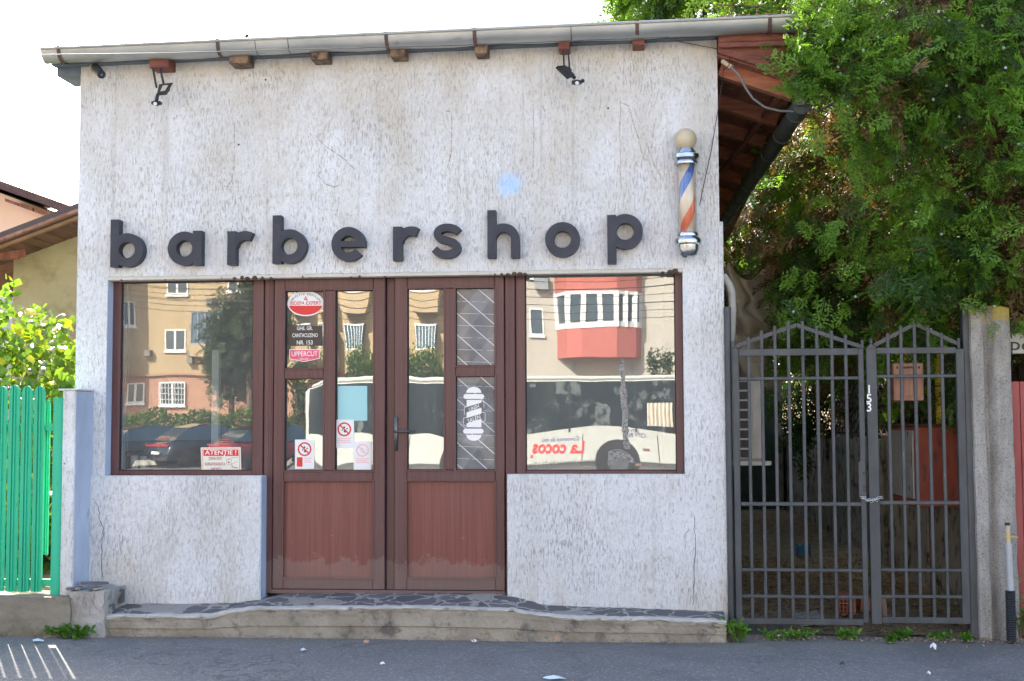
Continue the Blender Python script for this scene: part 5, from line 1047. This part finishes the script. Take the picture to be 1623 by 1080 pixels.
# volume the big juniper may fill: clear of the shop, its eave and the gate
def bnd(P):
    x,y,z=P[:,0],P[:,1],P[:,2]; px=x/(9+y)
    ok=(x>.98+.10*np.clip(y,0,9))|((z>4.3)&(x>.55)); ok&=~((x<1.36)&(z<3.85)&(y<6)&(z>2.9)); ok&=z>1.75+.28*np.sin(x*5.1)+.18*np.sin(y*7+x*3); ok&=~((x<1.30)&(y<1)&(z>2.9)&(z<4.5)); ok&=~((x>2.5)&(z<2.25)&(y<.8)); ok&=(y>-.75)&(~((y<.15)&(z<2.35)))
    return ok
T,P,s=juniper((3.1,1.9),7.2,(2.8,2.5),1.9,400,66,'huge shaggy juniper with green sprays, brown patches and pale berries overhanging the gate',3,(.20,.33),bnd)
# extra overhanging boughs at the corner of the gutter
rng=np.random.default_rng(5); PP=[];DD=[]
for (a,b,Y,n) in [(1292,88,-.36,60),(1322,60,-.3,60),(1330,110,-.3,60),(1266,112,-.40,22),(1350,75,-.4,50),(1420,120,-.5,50),(1500,60,-.5,50),(1372,205,-.1,40),(1400,235,-.3,50),(1480,180,-.4,50),(1560,130,-.5,60),(1590,260,-.4,60),(1460,330,-.2,45),(1560,380,-.2,45),(1340,370,.1,40),(1430,440,.1,45),(1480,500,.15,35),(1300,480,.2,35),(1600,460,.0,45),(1318,14,-.3,40),(1400,10,-.4,50),(1580,30,-.5,50)]:
    c=np.array(at(a,b,Y)); PP.append(c+rng.normal(size=(n,3))*np.array([.13,.11,.13])); d=rng.normal(size=(n,3))*.6; d[:,2]-=.25; d[:,0]-=.1; d[:,1]-=.35; DD.append(d)
PP=np.concatenate(PP); DD=np.concatenate(DD); V,F,ids=scatter(PP,DD,rng.uniform(.15,.25,len(PP)),rng,PROT); kd=(rng.uniform(size=len(PP))<.18).astype(int)
np_mesh('bough',V,F,[MAT['jun'],MAT['jun2']],T,mi=kd[ids])
m_=MB(); sph(m_,Vector(PP[0]),.010,7,5); b0=m_.build('berry',MAT['berry'],T,True); p0_=Vector(PP[0])
for i in rng.choice(len(PP),60):
    c=b0.copy(); COL.objects.link(c); c.location=Vector(PP[i]+rng.normal(size=3)*.04+np.array([0,-.1,0]))-p0_; s_=rng.uniform(.8,1.1)
def bnd2(P):
    x,y,z=P[:,0],P[:,1],P[:,2]; return ((x>1.15)|(z>5.0))&(y>6.3)
juniper((3.25,9.2),8.6,(3.1,2.2),1.6,150,60,'darker juniper farther back, seen between the eave and the big juniper',8,(.32,.5),bnd2,group=None)
juniper((5.4,6.5),8.5,(2.8,2.4),1.0,150,60,'juniper standing behind the big one at the right edge',9,(.32,.5),None)
juniper((1.5,16.8),12.6,(2.9,2.2),2.0,150,55,'sunlit juniper top showing above the right end of the roof',12,(.38,.6),None,brown=.3)
# ---- broad leaves
def leaf_proto(rng,lobed=True):
    n=18; pts=[]
    for k in range(n):
        a=-PI+2*PI*k/n; r=(.55+.35*math.cos(a*1.0))*(1-.28*abs(math.sin(2.5*a)) if lobed else 1); pts.append((.45+r*math.cos(a)*.75,r*math.sin(a)*.8,-.25*(r*math.sin(a))**2-.15*(.45+r*math.cos(a))**2))
    pts=pts if lobed else [(x,y*.5,z) for x,y,z in pts]; V=[(.35,0,0.03)]+pts; F=[(0,1+k,1+(k+1)%n,1+(k+1)%n) for k in range(n)]
    return V,F,n
def leaves(P,D,Sz,rng,lobed=True):
    V,F,n=leaf_proto(rng,lobed); v=np.array(V); f=np.array([(a,b,c) for a,b,c,_ in F]); B_=basis(D,rng)*Sz[:,None,None]; X=np.einsum('nij,vj->nvi',B_,v)+P[:,None,:]
    return X.reshape(-1,3),(f[None]+(np.arange(len(P))*len(v))[:,None,None]).reshape(-1,3)
rng=np.random.default_rng(21)
FT=thing('fig_tree',(-6.2,2.6,.1),'bright yellow green large leaved fig tree behind the green picket fence','tree')
N_=11000; u=rng.normal(size=(N_,3)); u/=np.linalg.norm(u,axis=1)[:,None]; r=rng.uniform(.35,1,N_)**.5
P=np.array([-6.3,3.0,1.28])+u*r[:,None]*np.array([2.5,1.15,1.28]); P[:,2]+=.14*np.sin(P[:,0]*5)+.08*np.sin(P[:,0]*11+1)
k=(P[:,2]>.1)&(P[:,0]<-4.15); P=P[k]
D=rng.normal(size=P.shape)*.7; D[:,2]-=.3; D[:,1]-=.4
Vc,Fc=leaves(P,D,rng.uniform(.06,.135,len(P)),rng)
m_=MB()
for i in range(46):
    t=Vector(P[rng.integers(len(P))]); b0=Vector((-6.2+rng.uniform(-.8,1.2),2.9,.1)); md=b0.lerp(t,.55)+Vector((rng.uniform(-.2,.2),0,.15)); m_.tube([b0,md,t],[.022,.014,.006],5)
m_.build('branch',MAT['bark'],FT,True)
m_=MB(); pp=Vector(at(10,470,2.2)); 
for (a,b) in ((5,468),(12,455),(9,448),(6,480),(14,490)): pass
rng2=np.random.default_rng(4); P2=np.array(at(8,468,2.4))+rng2.normal(size=(26,3))*np.array([.05,.05,.13]); D2=rng2.normal(size=P2.shape); Vs,Fs=leaves(P2,D2,rng2.uniform(.06,.11,26),rng2); np_mesh('crown',np.concatenate([Vc,Vs]),np.concatenate([Fc,Fs+len(Vc)]),MAT['fig'],FT)
# weeds
def weed(px,py,Y,h,n,lab,seed,leafw=.03,z=None,name='weed',spread=.6):
    rng=np.random.default_rng(seed); c=at(px,py,Y); c.z=z if z is not None else c.z; T=thing(name,c,lab,'weed','weeds along the pavement edge'); P=[];D=[]; m_=MB()
    for i in range(n):
        a=rng.uniform(0,2*PI); l=h*rng.uniform(.55,1.05); tip=c+Vector((math.cos(a)*l*spread,math.sin(a)*l*spread*.5,l*rng.uniform(.5,1))); m_.tube([c,c.lerp(tip,.5)+Vector((0,0,l*.15)),tip],[.003,.002,.001],4)
        for t in (.3,.45,.6,.75,.88,1): 
            q=c.lerp(tip,t)+Vector((0,0,l*.6*t*(1-t))); 
            for _ in range(2): P.append(q); D.append((tip-c).normalized()*.6+Vector(rng.normal(size=3))*.6)
    P=np.array(P);D=np.array(D); V,F=leaves(P,D,rng.uniform(.6,1.2,len(P))*leafw,rng,False); np_mesh('leaves',V,F,MAT['weed'],T); m_.build('stem',MAT['twig'],T)
weed(1163,998,-.32,.17,12,'tall bright green weed growing at the foot of the round gate post',1,.045,.0)
weed(1232,1005,-.22,.06,9,'low spreading weed under the left part of the gate',2,.03,0,spread=1.6); weed(1262,1004,-.2,.07,12,'second low weed clump under the left part of the gate, the widest',3,.03,0,spread=1.8)
weed(1345,1000,-.16,.05,9,'round leaved weed just left of the gate centre post',4,.04,0,spread=1.3); weed(1411,1010,-.28,.05,7,'small yellow green weed right of the gate centre post, nearest the road',5,.03,0); weed(1428,998,-.14,.05,9,'round leaved weed under the right gate leaf',6,.038,0,spread=1.3)
weed(1492,998,-.16,.05,8,'weed below the last bars of the right gate leaf',7,.03,0,spread=1.6); weed(1530,1000,-.2,.05,8,'weed beside the foil wrapper at the square gate post',8,.03,0)
weed(92,1020,-.46,.07,9,'flattened weed lying left of the pair below the mossy footing',9,.035,0,spread=1.5); weed(122,1014,-.46,.08,10,'denser weed at the corner of the mossy footing and the block',10,.04,0,spread=1.4)
weed(1618,1000,-.1,.42,16,'tall fine grassy weed at the right edge beside the black sleeve',11,.03,0,spread=.3)
weed(1500,960,.5,.3,8,'thin grass clump inside the yard behind the right gate leaf',12,.02,.02,spread=.5)
# litter
def litter(px,py,w_,h_,mat,lab,name,seed,cat='litter',zoff=.012):
    c=at(px,py,-9); d=at(px,py,0)-CAM; t=(0-CAM.z)/d.z; g_=CAM+d*t; rn=random.Random(seed); m_=MB(); n=9
    ring=[(g_.x+w_/2*math.cos(2*PI*k/n)*rn.uniform(.6,1.1),g_.y+h_/2*math.sin(2*PI*k/n)*rn.uniform(.6,1.1),.006+rn.uniform(0,zoff)) for k in range(n)]
    m_.add([(g_.x,g_.y,.01+zoff*1.2)]+ring+[(x,y,z-.003) for x,y,z in ring],[(0,1+k,1+(k+1)%n) for k in range(n)]+[(1+k,1+n+k,1+n+(k+1)%n,1+(k+1)%n) for k in range(n)]); tag(m_.build(name,mat,None),lab,cat)
brn=simple('dry leaf',(.42,.26,.17),.8); lb_=simple('pale blue paper',(.55,.68,.78),.7)
litter(884,1018,.055,.05,brn,'pinkish brown dry leaf on the asphalt in front of the step','dry_leaf',1,'leaf',.03)
litter(878,1077,.12,.06,lb_,'pale bluish crumpled tissue at the bottom edge of the picture','crumpled_tissue',2)
litter(481,1033,.05,.05,lb_,'light blue paper scrap below the left door','paper_scrap',3); litter(607,1055,.035,.04,MAT['paper'],'thin white scrap on the asphalt left of the middle','paper_scrap',4)
litter(1479,1030,.045,.06,MAT['paper'],'white paper scrap in front of the right gate leaf','paper_scrap',5,zoff=.03); litter(1240,1011,.10,.05,MAT['paper'],'flat white scrap beside the low weeds','paper_scrap',6); litter(1472,1070,.03,.05,MAT['paper'],'tiny white scrap near the lower right of the pavement','paper_scrap',7)
litter(1335,1055,.045,.03,MAT['black'],'dark stub on the asphalt in front of the left gate leaf','stub',8); litter(60,1018,.09,.06,lb_,'crushed pale plastic beside the flattened weed','plastic_scrap',9); litter(1548,1000,.07,.08,simple('foil wrapper',(.45,.47,.62),.25,.5,(.6,.25,.25),20),'crumpled blue and red foil wrapper by the square gate post','foil_wrapper',10,zoff=.05)
litter(580,1020,.06,.03,brn,'flat reddish leaf close to the step under the doors','dry_leaf',11,'leaf'); litter(752,1019,.04,.04,MAT['paper'],'small white crumb on the asphalt under the right door','paper_scrap',12)
rng=np.random.default_rng(31); n=1500; X=np.concatenate([rng.uniform(-4.4,.6,500),rng.uniform(.6,3,1000)]); Yv=np.concatenate([-.37-np.abs(rng.normal(size=500))*.07,-.12-np.abs(rng.normal(size=1000))*.10]); P=np.stack([X,Yv,np.full(n,.012)],1); D=rng.normal(size=P.shape); D[:,2]*=.15
V,F=leaves(P,D,rng.uniform(.006,.022,n),rng,False); tag(np_mesh('leaf_litter',V,F,simple('leaf litter',(.22,.14,.08),.9,0,(.36,.27,.17),60),None),kind='stuff')
rng=np.random.default_rng(32); n=3200; X=rng.uniform(.65,2.4,n); Yv=rng.uniform(0,5,n)**1.0; P=np.stack([X,Yv,np.full(n,.04)],1); D=rng.normal(size=P.shape); D[:,2]*=.25
V,F=leaves(P,D,rng.uniform(.012,.035,n),rng,False); tag(np_mesh('needle_litter',V,F,simple('needle litter',(.16,.095,.05),.95,0,(.27,.18,.10),40),None),kind='stuff')
# ================= ACROSS THE STREET (seen in the glass) =================
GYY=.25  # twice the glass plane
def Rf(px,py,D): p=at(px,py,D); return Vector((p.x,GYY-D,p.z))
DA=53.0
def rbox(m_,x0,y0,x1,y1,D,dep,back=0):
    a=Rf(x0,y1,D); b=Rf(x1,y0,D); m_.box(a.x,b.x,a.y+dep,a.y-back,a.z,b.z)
BLP=simple('blue grey balcony pane',(.07,.13,.17),.15)
A=thing('apartment_block',Rf(450,690,DA),'ochre rendered apartment block with a brick ground floor reflected in the left window','building')
a=Rf(-700,600,DA); b=Rf(742,600,DA); zg0=-.1; zbk=Rf(300,593,DA).z; gy=a.y
m_=MB(); m_.box(a.x,b.x,gy-12,gy,zbk,19); m_.build('wall',MAT['ywall'],A)
m_=MB(); m_.box(a.x,b.x,gy-12,gy-.05,zg0,zbk-.003); m_.box(a.x,b.x,gy-.04,gy+.10,zbk-.09,zbk-.004); m_.build('brick_base',MAT['brick'],A)
m_=MB(); q=Rf(185,600,DA).x; m_.box(q-6,q,gy+.003,gy+2.6,zbk,19); m_.box(q-6,q-2,gy+.003,gy+2.6,zg0,zbk-.003); m_.build('projecting_bay',MAT['ywall'],A)
def rwin(x0,y0,x1,y1,par,nd=2,bars=False,D=DA):
    a=Rf(x0,y1,D); b=Rf(x1,y0,D); Y=a.y; m_=MB(); f=.07
    m_.box(a.x-.05,b.x+.05,Y+.005,Y+.12,a.z-.12,a.z-.001)
    m_.box(a.x,a.x+f,Y-.02,Y+.05,a.z,b.z); m_.box(b.x-f,b.x,Y-.02,Y+.05,a.z,b.z); m_.box(a.x+f,b.x-f,Y-.02,Y+.05,a.z,a.z+f); m_.box(a.x+f,b.x-f,Y-.02,Y+.05,b.z-f,b.z)
    for k in range(1,nd): x=a.x+(b.x-a.x)*k/nd; m_.box(x-.06,x+.06,Y-.02,Y+.06,a.z+f,b.z-f)
    if bars:
        for k in range(9): x=a.x+(b.x-a.x)*k/8; m_.box(x-.012,x+.012,Y+.14,Y+.16,a.z,b.z)
        for k in range(5): z=a.z+(b.z-a.z)*k/4; m_.box(a.x,b.x,Y+.125,Y+.138,z-.012,z+.012)
    o=m_.build('window',MAT['white'],par); m_=MB(); m_.box(a.x+.002,b.x-.002,Y+.002,Y+.02,a.z+.002,b.z-.002); m_.build('pane',MAT['wglass'],o)
rwin(258,519,295,555,A); rwin(250,607,293,643,A,2,True); rwin(262,425,298,462,A); rwin(362,425,394,459,A); rwin(190,475,212,515,A); rwin(430,519,462,555,A); rwin(195,607,225,640,A)
def rbalc(x0,y0,x1,ym,y1,par,wm,n=5,dep=1.1,D=DA,top=None,pm=None,frame=None):
    a=Rf(x0,y1,D); b=Rf(x1,y0,D); zm=Rf(x0,ym,D).z; Y=a.y; m_=MB(); m_.box(a.x,b.x,Y+.003,Y+dep,a.z,zm)
    if top: zt_=Rf(x0,top,D).z; m_.box(a.x,b.x,Y+.003,Y+dep,b.z,zt_)
    o=m_.build('balcony',wm,par); m_=MB()
    for k in range(n+1): x=a.x+.06+(b.x-a.x-.12)*k/n; fw=.06 if par is not A else .025; m_.box(x-fw,x+fw,Y+dep-.1,Y+dep-.01,zm+.08,b.z-.08)
    m_.box(a.x,b.x,Y+dep-.1,Y+dep-.005,zm,zm+.08); m_.box(a.x,b.x,Y+dep-.1,Y+dep-.005,b.z-.08,b.z); m_.build('window_frame',frame or MAT['white'],o); m_=MB(); m_.box(a.x+.02,b.x-.02,Y+.01,Y+dep-.06,zm+.002,b.z-.002); m_.build('pane',BLP,o)
gf=simple('grey metal window frame',(.25,.28,.30),.5)
bl=simple('blue grey pane',(.10,.17,.22),.15); MAT['wglass2']=bl
rbalc(312,492,382,546,566,A,MAT['ywall'],6,1.0,frame=gf); rbalc(540,512,592,556,592,A,MAT['ywall'],6); rbalc(652,512,704,556,592,A,MAT['ywall'],6); rbalc(540,425,592,462,494,A,MAT['ywall'],6); rbalc(652,425,704,462,494,A,MAT['ywall'],6); rbalc(448,425,510,462,494,A,MAT['ywall'],6); rbalc(448,512,510,556,592,A,MAT['ywall'],6)
m_=MB()
for (x,y) in ((336,475),(310,517),(304,560),(304,572),(232,560)): rbox(m_,x-5,y-5,x+5,y+5,DA,.35)
m_.build('wall_box',simple('ac box far',(.20,.18,.15),.6),A)
B2=thing('pink_balcony_block',Rf(950,690,DA+1),'cream block with coral pink bay balconies reflected in the right window','building'); DB=DA+1.5
a=Rf(744,600,DB); b=Rf(2300,600,DB); m_=MB(); m_.box(a.x,b.x,a.y-12,a.y,-.1,19); m_.build('wall',MAT['wwall'],B2)
def bay(x0,x1,rows):
    pa=Rf(x0,600,DB).x; pb=Rf(x1,600,DB).x; Y=Rf(x0,600,DB).y; w_=pb-pa; dep=1.5
    outline_=[(pa,Y),(pa+.14*w_,Y+dep*.75),(pa+.32*w_,Y+dep),(pa+.72*w_,Y+dep),(pb-.06*w_,Y+dep*.5),(pb,Y)]
    for (yt,yb,kind) in rows:
        zt_=Rf(x0,yt,DB).z; zb_=Rf(x0,yb,DB).z; m_=MB(); 
        sc=1 if kind=='wall' else .965; cx=(pa+pb)/2; O=[(cx+(x-cx)*sc,Y+(y-Y)*sc) for x,y in outline_]; n=len(O)
        m_.add([(x,y,zb_) for x,y in O]+[(x,y,zt_) for x,y in O],[tuple(range(n)),tuple(range(2*n-1,n-1,-1))]+[(i,(i+1)%n,n+(i+1)%n,n+i) for i in range(n)])
        if kind=='wall': m_.build('balcony',MAT['pinkwall'],B2)
        else:
            o=m_.build('glazing',MAT['wglass'],B2); m_=MB()
            pts=[]
            for (p,q),kk in zip(zip(O,O[1:]),(1,1,2,2,1)):
                for t in range(kk): pts.append((p[0]+(q[0]-p[0])*t/kk,p[1]+(q[1]-p[1])*t/kk))
            pts.append(O[-1])
            for x,y in pts: m_.box(x-.13,x+.13,y-.06,y+.10,zb_,zt_)
            for (p,q) in zip(O,O[1:]): m_.beam((p[0],p[1]+.03,zb_+.15),(q[0],q[1]+.03,zb_+.15),.1,.28); m_.beam((p[0],p[1]+.03,zt_-.08),(q[0],q[1]+.03,zt_-.08),.1,.16)
            m_.build('window_frame',MAT['white'],o)
bay(878,1020,[(569,521,'wall')][:0]+[(521,569,'wall'),(463,521,'glass'),(418,463,'wall'),(365,418,'glass'),(320,365,'wall'),(270,320,'glass')])
bay(1190,1330,[(521,569,'wall'),(463,521,'glass'),(418,463,'wall'),(365,418,'glass')])
rwin(834,488,856,530,B2,1,D=DB); rwin(834,398,856,440,B2,1,D=DB); rwin(1100,488,1130,530,B2,2,D=DB); rwin(760,488,800,530,B2,2,D=DB)
m_=MB(); rbox(m_,846,437,868,458,DB,.4); rbox(m_,1003,577,1007,590,DB,.1); rbox(m_,905,575,912,588,DB,.1); m_.build('wall_box',gf,B2)
# pine, hedges, bushes
def blob(name,lab,cat,c,r,n,mat,seed,size,trunk=True,lob=False,group=None,pine=False):
    rng=np.random.default_rng(seed); T=thing(name,(c[0],c[1],-.1),lab,cat,group); nc=max(6,int(12)); cc=rng.normal(size=(nc,3)); cc/=np.linalg.norm(cc,axis=1)[:,None]; cc*=.62*rng.uniform(.6,1,(nc,1)); w=rng.integers(0,nc,n); u=rng.normal(size=(n,3))*.22; P=(cc[w]+u)*np.array(r)+np.array(c); D=rng.normal(size=P.shape)
    if pine: V,F,_=scatter(P,D,rng.uniform(size[0],size[1],n),rng,PROT)
    else: V,F=leaves(P,D,rng.uniform(size[0],size[1],n),rng,False)
    np_mesh('crown',V,F,mat,T)
    if trunk: m_=MB(); m_.tube([(c[0],c[1],-.2),(c[0]+.1,c[1],c[2])],[.2,.1],8); m_.build('trunk',MAT['bark'],T)
p=Rf(372,560,45.5); blob('pine_tree','dark pine reflected in the right half of the left window','tree',(p.x,p.y,p.z),(1.5,1.3,2.9),900,MAT['pine'],2,(.5,.9),pine=True)
p=Rf(402,520,45); blob('pine_tree','second dark pine crown behind the frame, right of the first in the reflection','tree',(p.x,p.y,p.z),(1.2,1.2,3.1),700,MAT['pine'],3,(.5,.9),pine=True)
for i,(x0,x1) in enumerate(((140,300),(300,470),(470,640),(640,800))):
    a=Rf(x0,655,44); b=Rf(x1,655,44); rng=np.random.default_rng(40+i); n=3500; P=np.stack([rng.uniform(a.x,b.x,n),rng.uniform(a.y-1.0,a.y,n),rng.uniform(-.1,1,n)**.6*(a.z*.98)],1); P[:,2]+=.15*np.sin(P[:,0]*3); V,F=leaves(P,rng.normal(size=P.shape),rng.uniform(.12,.22,n),rng,False)
    tag(np_mesh('hedge',V,F,MAT['hedge'],None),['clipped hedge behind the far left cars in the reflection','clipped hedge behind the red car in the reflection','clipped hedge reflected in the left door','clipped hedge reflected in the right door'][i],'hedge','hedges in front of the apartment blocks')
for i,(px,py,rx,rz) in enumerate(((566,590,1.3,1.3),(676,590,1.5,1.3),(620,595,1.2,1.1))):
    p=Rf(px,py,44.5); blob('bush',['round bush reflected in the tall pane of the left door','round bush reflected in the tall pane of the right door','bush between the two reflected bushes, behind the door stiles'][i],'bush',(p.x,p.y,p.z),(rx,1,rz),1500,MAT['hedge'],60+i,(.12,.24),False)
p=Rf(460,620,44); blob('bush','dark bush reflected in the lower left pane of the left door','bush',(p.x,p.y,p.z),(1.4,1,1.8),1500,MAT['pine'],66,(.12,.24),False)
for i,px in enumerate((1040,1064)): p=Rf(px,580,DB-2); blob('small_shrub',['left of two small dark shrubs by the pale wall in the right window','right of two small dark shrubs by the pale wall in the right window'][i],'shrub',(p.x,p.y,p.z),(.5,.4,.9),300,MAT['pine'],70+i,(.12,.2))
# lamp post and cables
for i in range(9):
    y0=440+i*7.5; m_=MB(); D=30+i*.25; P=[]
    for k in range(13): px=-300+k*140; P.append(Rf(px,y0-2+.00006*(px-560-i*30)**2*-1+ (i%3)*4,D))
    m_.tube(P,.010,5); tag(m_.build('overhead_cable',MAT['black'],None,True),f'{["topmost","second","third","fourth","fifth","sixth","seventh","eighth","lowest"][i]} of the overhead street cables crossing the reflected facades','cable','overhead cables along the street')
# ---- bus
DBU=27.6; pB=Rf(485,760,DBU); yb=pB.y; RZ=-.25
BW,nt,b=nm('bus window with dim seats behind'); v_=coords(nt,(1,1,1))
sq=N(nt,'TexVoronoi',distance='CHEBYCHEV'); sq.inputs['Scale'].default_value=1.6; L(nt,v_,sq.inputs['Vector']); ff=ramp(nt,mth(nt,'MULTIPLY',sep(nt,sq.outputs['Color'])[0],noi(nt,v_,4,5,.7)),[(.36,0),(.46,1)]); L(nt,mix(nt,ff,(.02,.03,.035),(.13,.15,.15)),b.inputs[0]); b.inputs['Roughness'].default_value=.06
BU=thing('city_bus',(pB.x+5,yb-1.2,RZ),'white city bus driving past, reflected in the doors and right window','bus')
xf=pB.x; xr=xf+11.6; zt_=Rf(800,597,DBU).z; z_=lambda py:Rf(800,py,DBU).z
m_=MB(); m_.cbox(xf,xr,yb-2.5,yb,z_(745),zt_-.12,.14); m_.cbox(xf+.25,xr-.2,yb-2.4,yb-.08,zt_-.13,zt_,.05); m_.build('body',MAT['busw'],BU,'auto')
m_=MB(); xa,xb=Rf(498,640,DBU).x,xr-.15; n=40
vs=[];
for k in range(n+1):
    t=k/n; x=xa+(xb-xa)*t; px=498+t*640; bot=690-12*math.exp(-((px-970)/90)**2); vs+=[(x,yb+.006,z_(bot)),(x,yb+.006,z_(606))]
m_.add(vs,[(2*k,2*k+2,2*k+3,2*k+1) for k in range(n)]); m_.build('side_windows',BW,BU)
m_=MB()
for px in (560,610,700,770,900,1010,1075): x=Rf(px,640,DBU).x; m_.box(x-.025,x+.025,yb+.008,yb+.014,z_(688),z_(607))
m_.build('window_post',MAT['black'],BU); m_=MB(); m_.box(xf-.006,xf,yb-2.3,yb-.2,z_(700),zt_-.3); m_.build('windscreen',MAT['wglass'],BU)
m_=MB(); x0,x1=Rf(1030,640,DBU).x,Rf(1072,640,DBU).x; m_.sheet(lambda u,v:(x0+(x1-x0)*u,yb+.018+.015*math.sin(u*40),z_(678)+(z_(640)-z_(678))*v),30,1); m_.build('curtain',MAT['rag'],BU)
for px in (735,979):
    c=Vector((Rf(px,700,DBU).x,yb-.12,RZ+.47)); m_=MB(); m_.lathe(c+Vector((0,.135,0.04)),[(.0,0),(.62,0),(.62,-.02)],28,(0,1,0)); m_.build('wheel_arch',MAT['black'],BU)
    m_=MB(); m_.lathe(c,[(.30,.15),(.42,.15),(.47,.10),(.47,-.1),(.0,-.1)],28,(0,1,0)); o=m_.build('wheel',MAT['tyre'],BU,'auto'); m_=MB(); m_.lathe(c,[(.0,.17),(.12,.17),(.14,.151),(.29,.151),(.30,.14)],24,(0,1,0)); m_.build('hub',MAT['chrome'],o,'auto')
def btxt(body,px,py,h,mat,bold=0,sx=1,rot=0): return text_mesh('lettering',body,h,Rf(px,py,DBU)+Vector((0,.012,0)),mat,BU,.002,sx,bold,'CENTER',rot,flip=True)
btxt('La cocos',883,712,.50,MAT['red'],.012,.86,.07); m_=MB(); p=Rf(840,722,DBU); m_.box(p.x-.03,p.x+.03,yb+.01,yb+.016,p.z-.06,p.z+.02); m_.build('lettering',MAT['red'],BU); btxt('Comertul de mic',885,699,.16,simple('advert blue print',(.15,.17,.4),.5)); btxt('Soseaua Vestului Nr.21 / Supertina',880,737,.17,MAT['ink'])
btxt('CITY BUS',1008,693,.16,simple('blue print',(.08,.12,.3),.5),.002); btxt('CITY LINE',1000,686,.12,MAT['ink'])
for px in (922,1046,640):
    m_=MB(); x=Rf(px,700,DBU).x; m_.box(x-.012,x+.012,yb+.001,yb+.006,z_(744),z_(692)); m_.build('panel_seam',MAT['band'],BU)
for px,py in ((1026,716),(1012,742)):
    m_=MB(); c=Rf(px,py,DBU); m_.cbox(c.x-.10,c.x+.10,yb+.001,yb+.02,c.z-.035,c.z+.035,.01); m_.build('side_lamp',MAT['tile'],BU)
m_=MB(); m_.box(xf+.2,xr-.2,yb+.001,yb+.012,z_(738),z_(736.6)); m_.build('trim_strip',MAT['zinc'],BU)
# ---- cars
def car(px,py,D,ang,paint,lab,plate=True):
    base=Rf(px,py,D); base.z=-.22; T=thing('parked_car',base,lab,'car','cars parked across the street'); ca,sa=math.cos(ang),math.sin(ang)
    def Wp(x,y,z): return (base.x+x*ca-y*sa,base.y+x*sa+y*ca,base.z+z)     # local: rear at y=+2.2 facing the shop, nose towards -y
    prof=[(2.2,.35,.55,.82),(2.15,.28,.85,.90),(1.95,.25,1.02,.93),(1.2,.25,1.05,.95),(0,.25,1.02,.95),(-1.2,.25,.98,.94),(-2.0,.28,.86,.88),(-2.25,.4,.62,.72)]
    m_=MB(); K=12; vs=[]
    for y,zb_,zt_,hw in prof:
        for k in range(K):
            a=2*PI*k/K+PI/K; cx=math.copysign(abs(math.cos(a))**.45,math.cos(a)); cz=math.copysign(abs(math.sin(a))**.5,math.sin(a)); vs.append(Wp(hw*cx,y,(zb_+zt_)/2+(zt_-zb_)/2*cz))
    n=len(prof); m_.add(vs,[(j*K+k,j*K+(k+1)%K,(j+1)*K+(k+1)%K,(j+1)*K+k) for j in range(n-1) for k in range(K)]+[tuple(range(K)),tuple((n-1)*K+k for k in range(K))]); m_.build('body',paint,T,True)
    m_=MB(); gp=[(1.95,1.0,.80,1.02),(1.25,1.42,.66,1.0),(.3,1.58,.62,1.0),(-.4,1.54,.62,1.0),(-1.3,1.02,.78,1.0)]; vs=[]
    for y,z,hw,zb_ in gp: vs+=[Wp(-.84,y,zb_),Wp(-hw,y,z),Wp(hw,y,z),Wp(.84,y,zb_)]
    m_.add(vs,[(4*j+k,4*j+k+1,4*j+k+5,4*j+k+4) for j in range(4) for k in range(3)]); m_.build('windows',MAT['wglass'],T,'auto')
    m_=MB(); m_.add([Wp(-.62,1.2,1.45),Wp(.62,1.2,1.45),Wp(.60,-.4,1.565),Wp(-.60,-.4,1.565),Wp(-.58,.4,1.61),Wp(.58,.4,1.61)],[(0,1,5,4),(4,5,2,3)]); m_.build('roof',paint,T)
    m_=MB()
    def q(x0,x1,y,z0,z1): m_.add([Wp(x0,y,z0),Wp(x1,y,z0),Wp(x1,y,z1),Wp(x0,y,z1),Wp(x0,y-.05,z0),Wp(x1,y-.05,z0),Wp(x1,y-.05,z1),Wp(x0,y-.05,z1)],[(0,1,2,3),(7,6,5,4),(0,4,5,1),(1,5,6,2),(2,6,7,3),(3,7,4,0)])
    q(-.80,.80,2.19,.80,.88); m_.build('tail_lamp',MAT['taillamp'],T); m_=MB(); q(-.4,.4,1.98,1.05,1.09); m_.build('spoiler_lamp',MAT['taillamp'],T); m_=MB(); q(-.26,.26,2.24,.52,.63); m_.build('number_plate',MAT['white'],T); m_=MB(); q(-.75,.75,2.23,.34,.40); m_.build('bumper_trim',MAT['chrome'],T)
    for sx in (-1,1):
        for y in (1.4,-1.4): m_=MB(); c=Vector(Wp(sx*.86,y,.33)); m_.lathe(c,[(0,.1),(.2,.1),(.33,.09),(.33,-.1),(0,-.1)],18,(ca,sa,0)); m_.build('wheel',MAT['tyre'],T,'auto')
car(330,735,38,rad(40),MAT['carblack'],'dark blue grey car parked in the middle, its number plate showing in the reflection'); car(235,735,38.5,rad(42),MAT['carblack'],'dark car at the left, half lost at the edge of the reflection'); car(432,740,37,rad(40),MAT['carred'],'dark red car parked rightmost in the left window reflection')
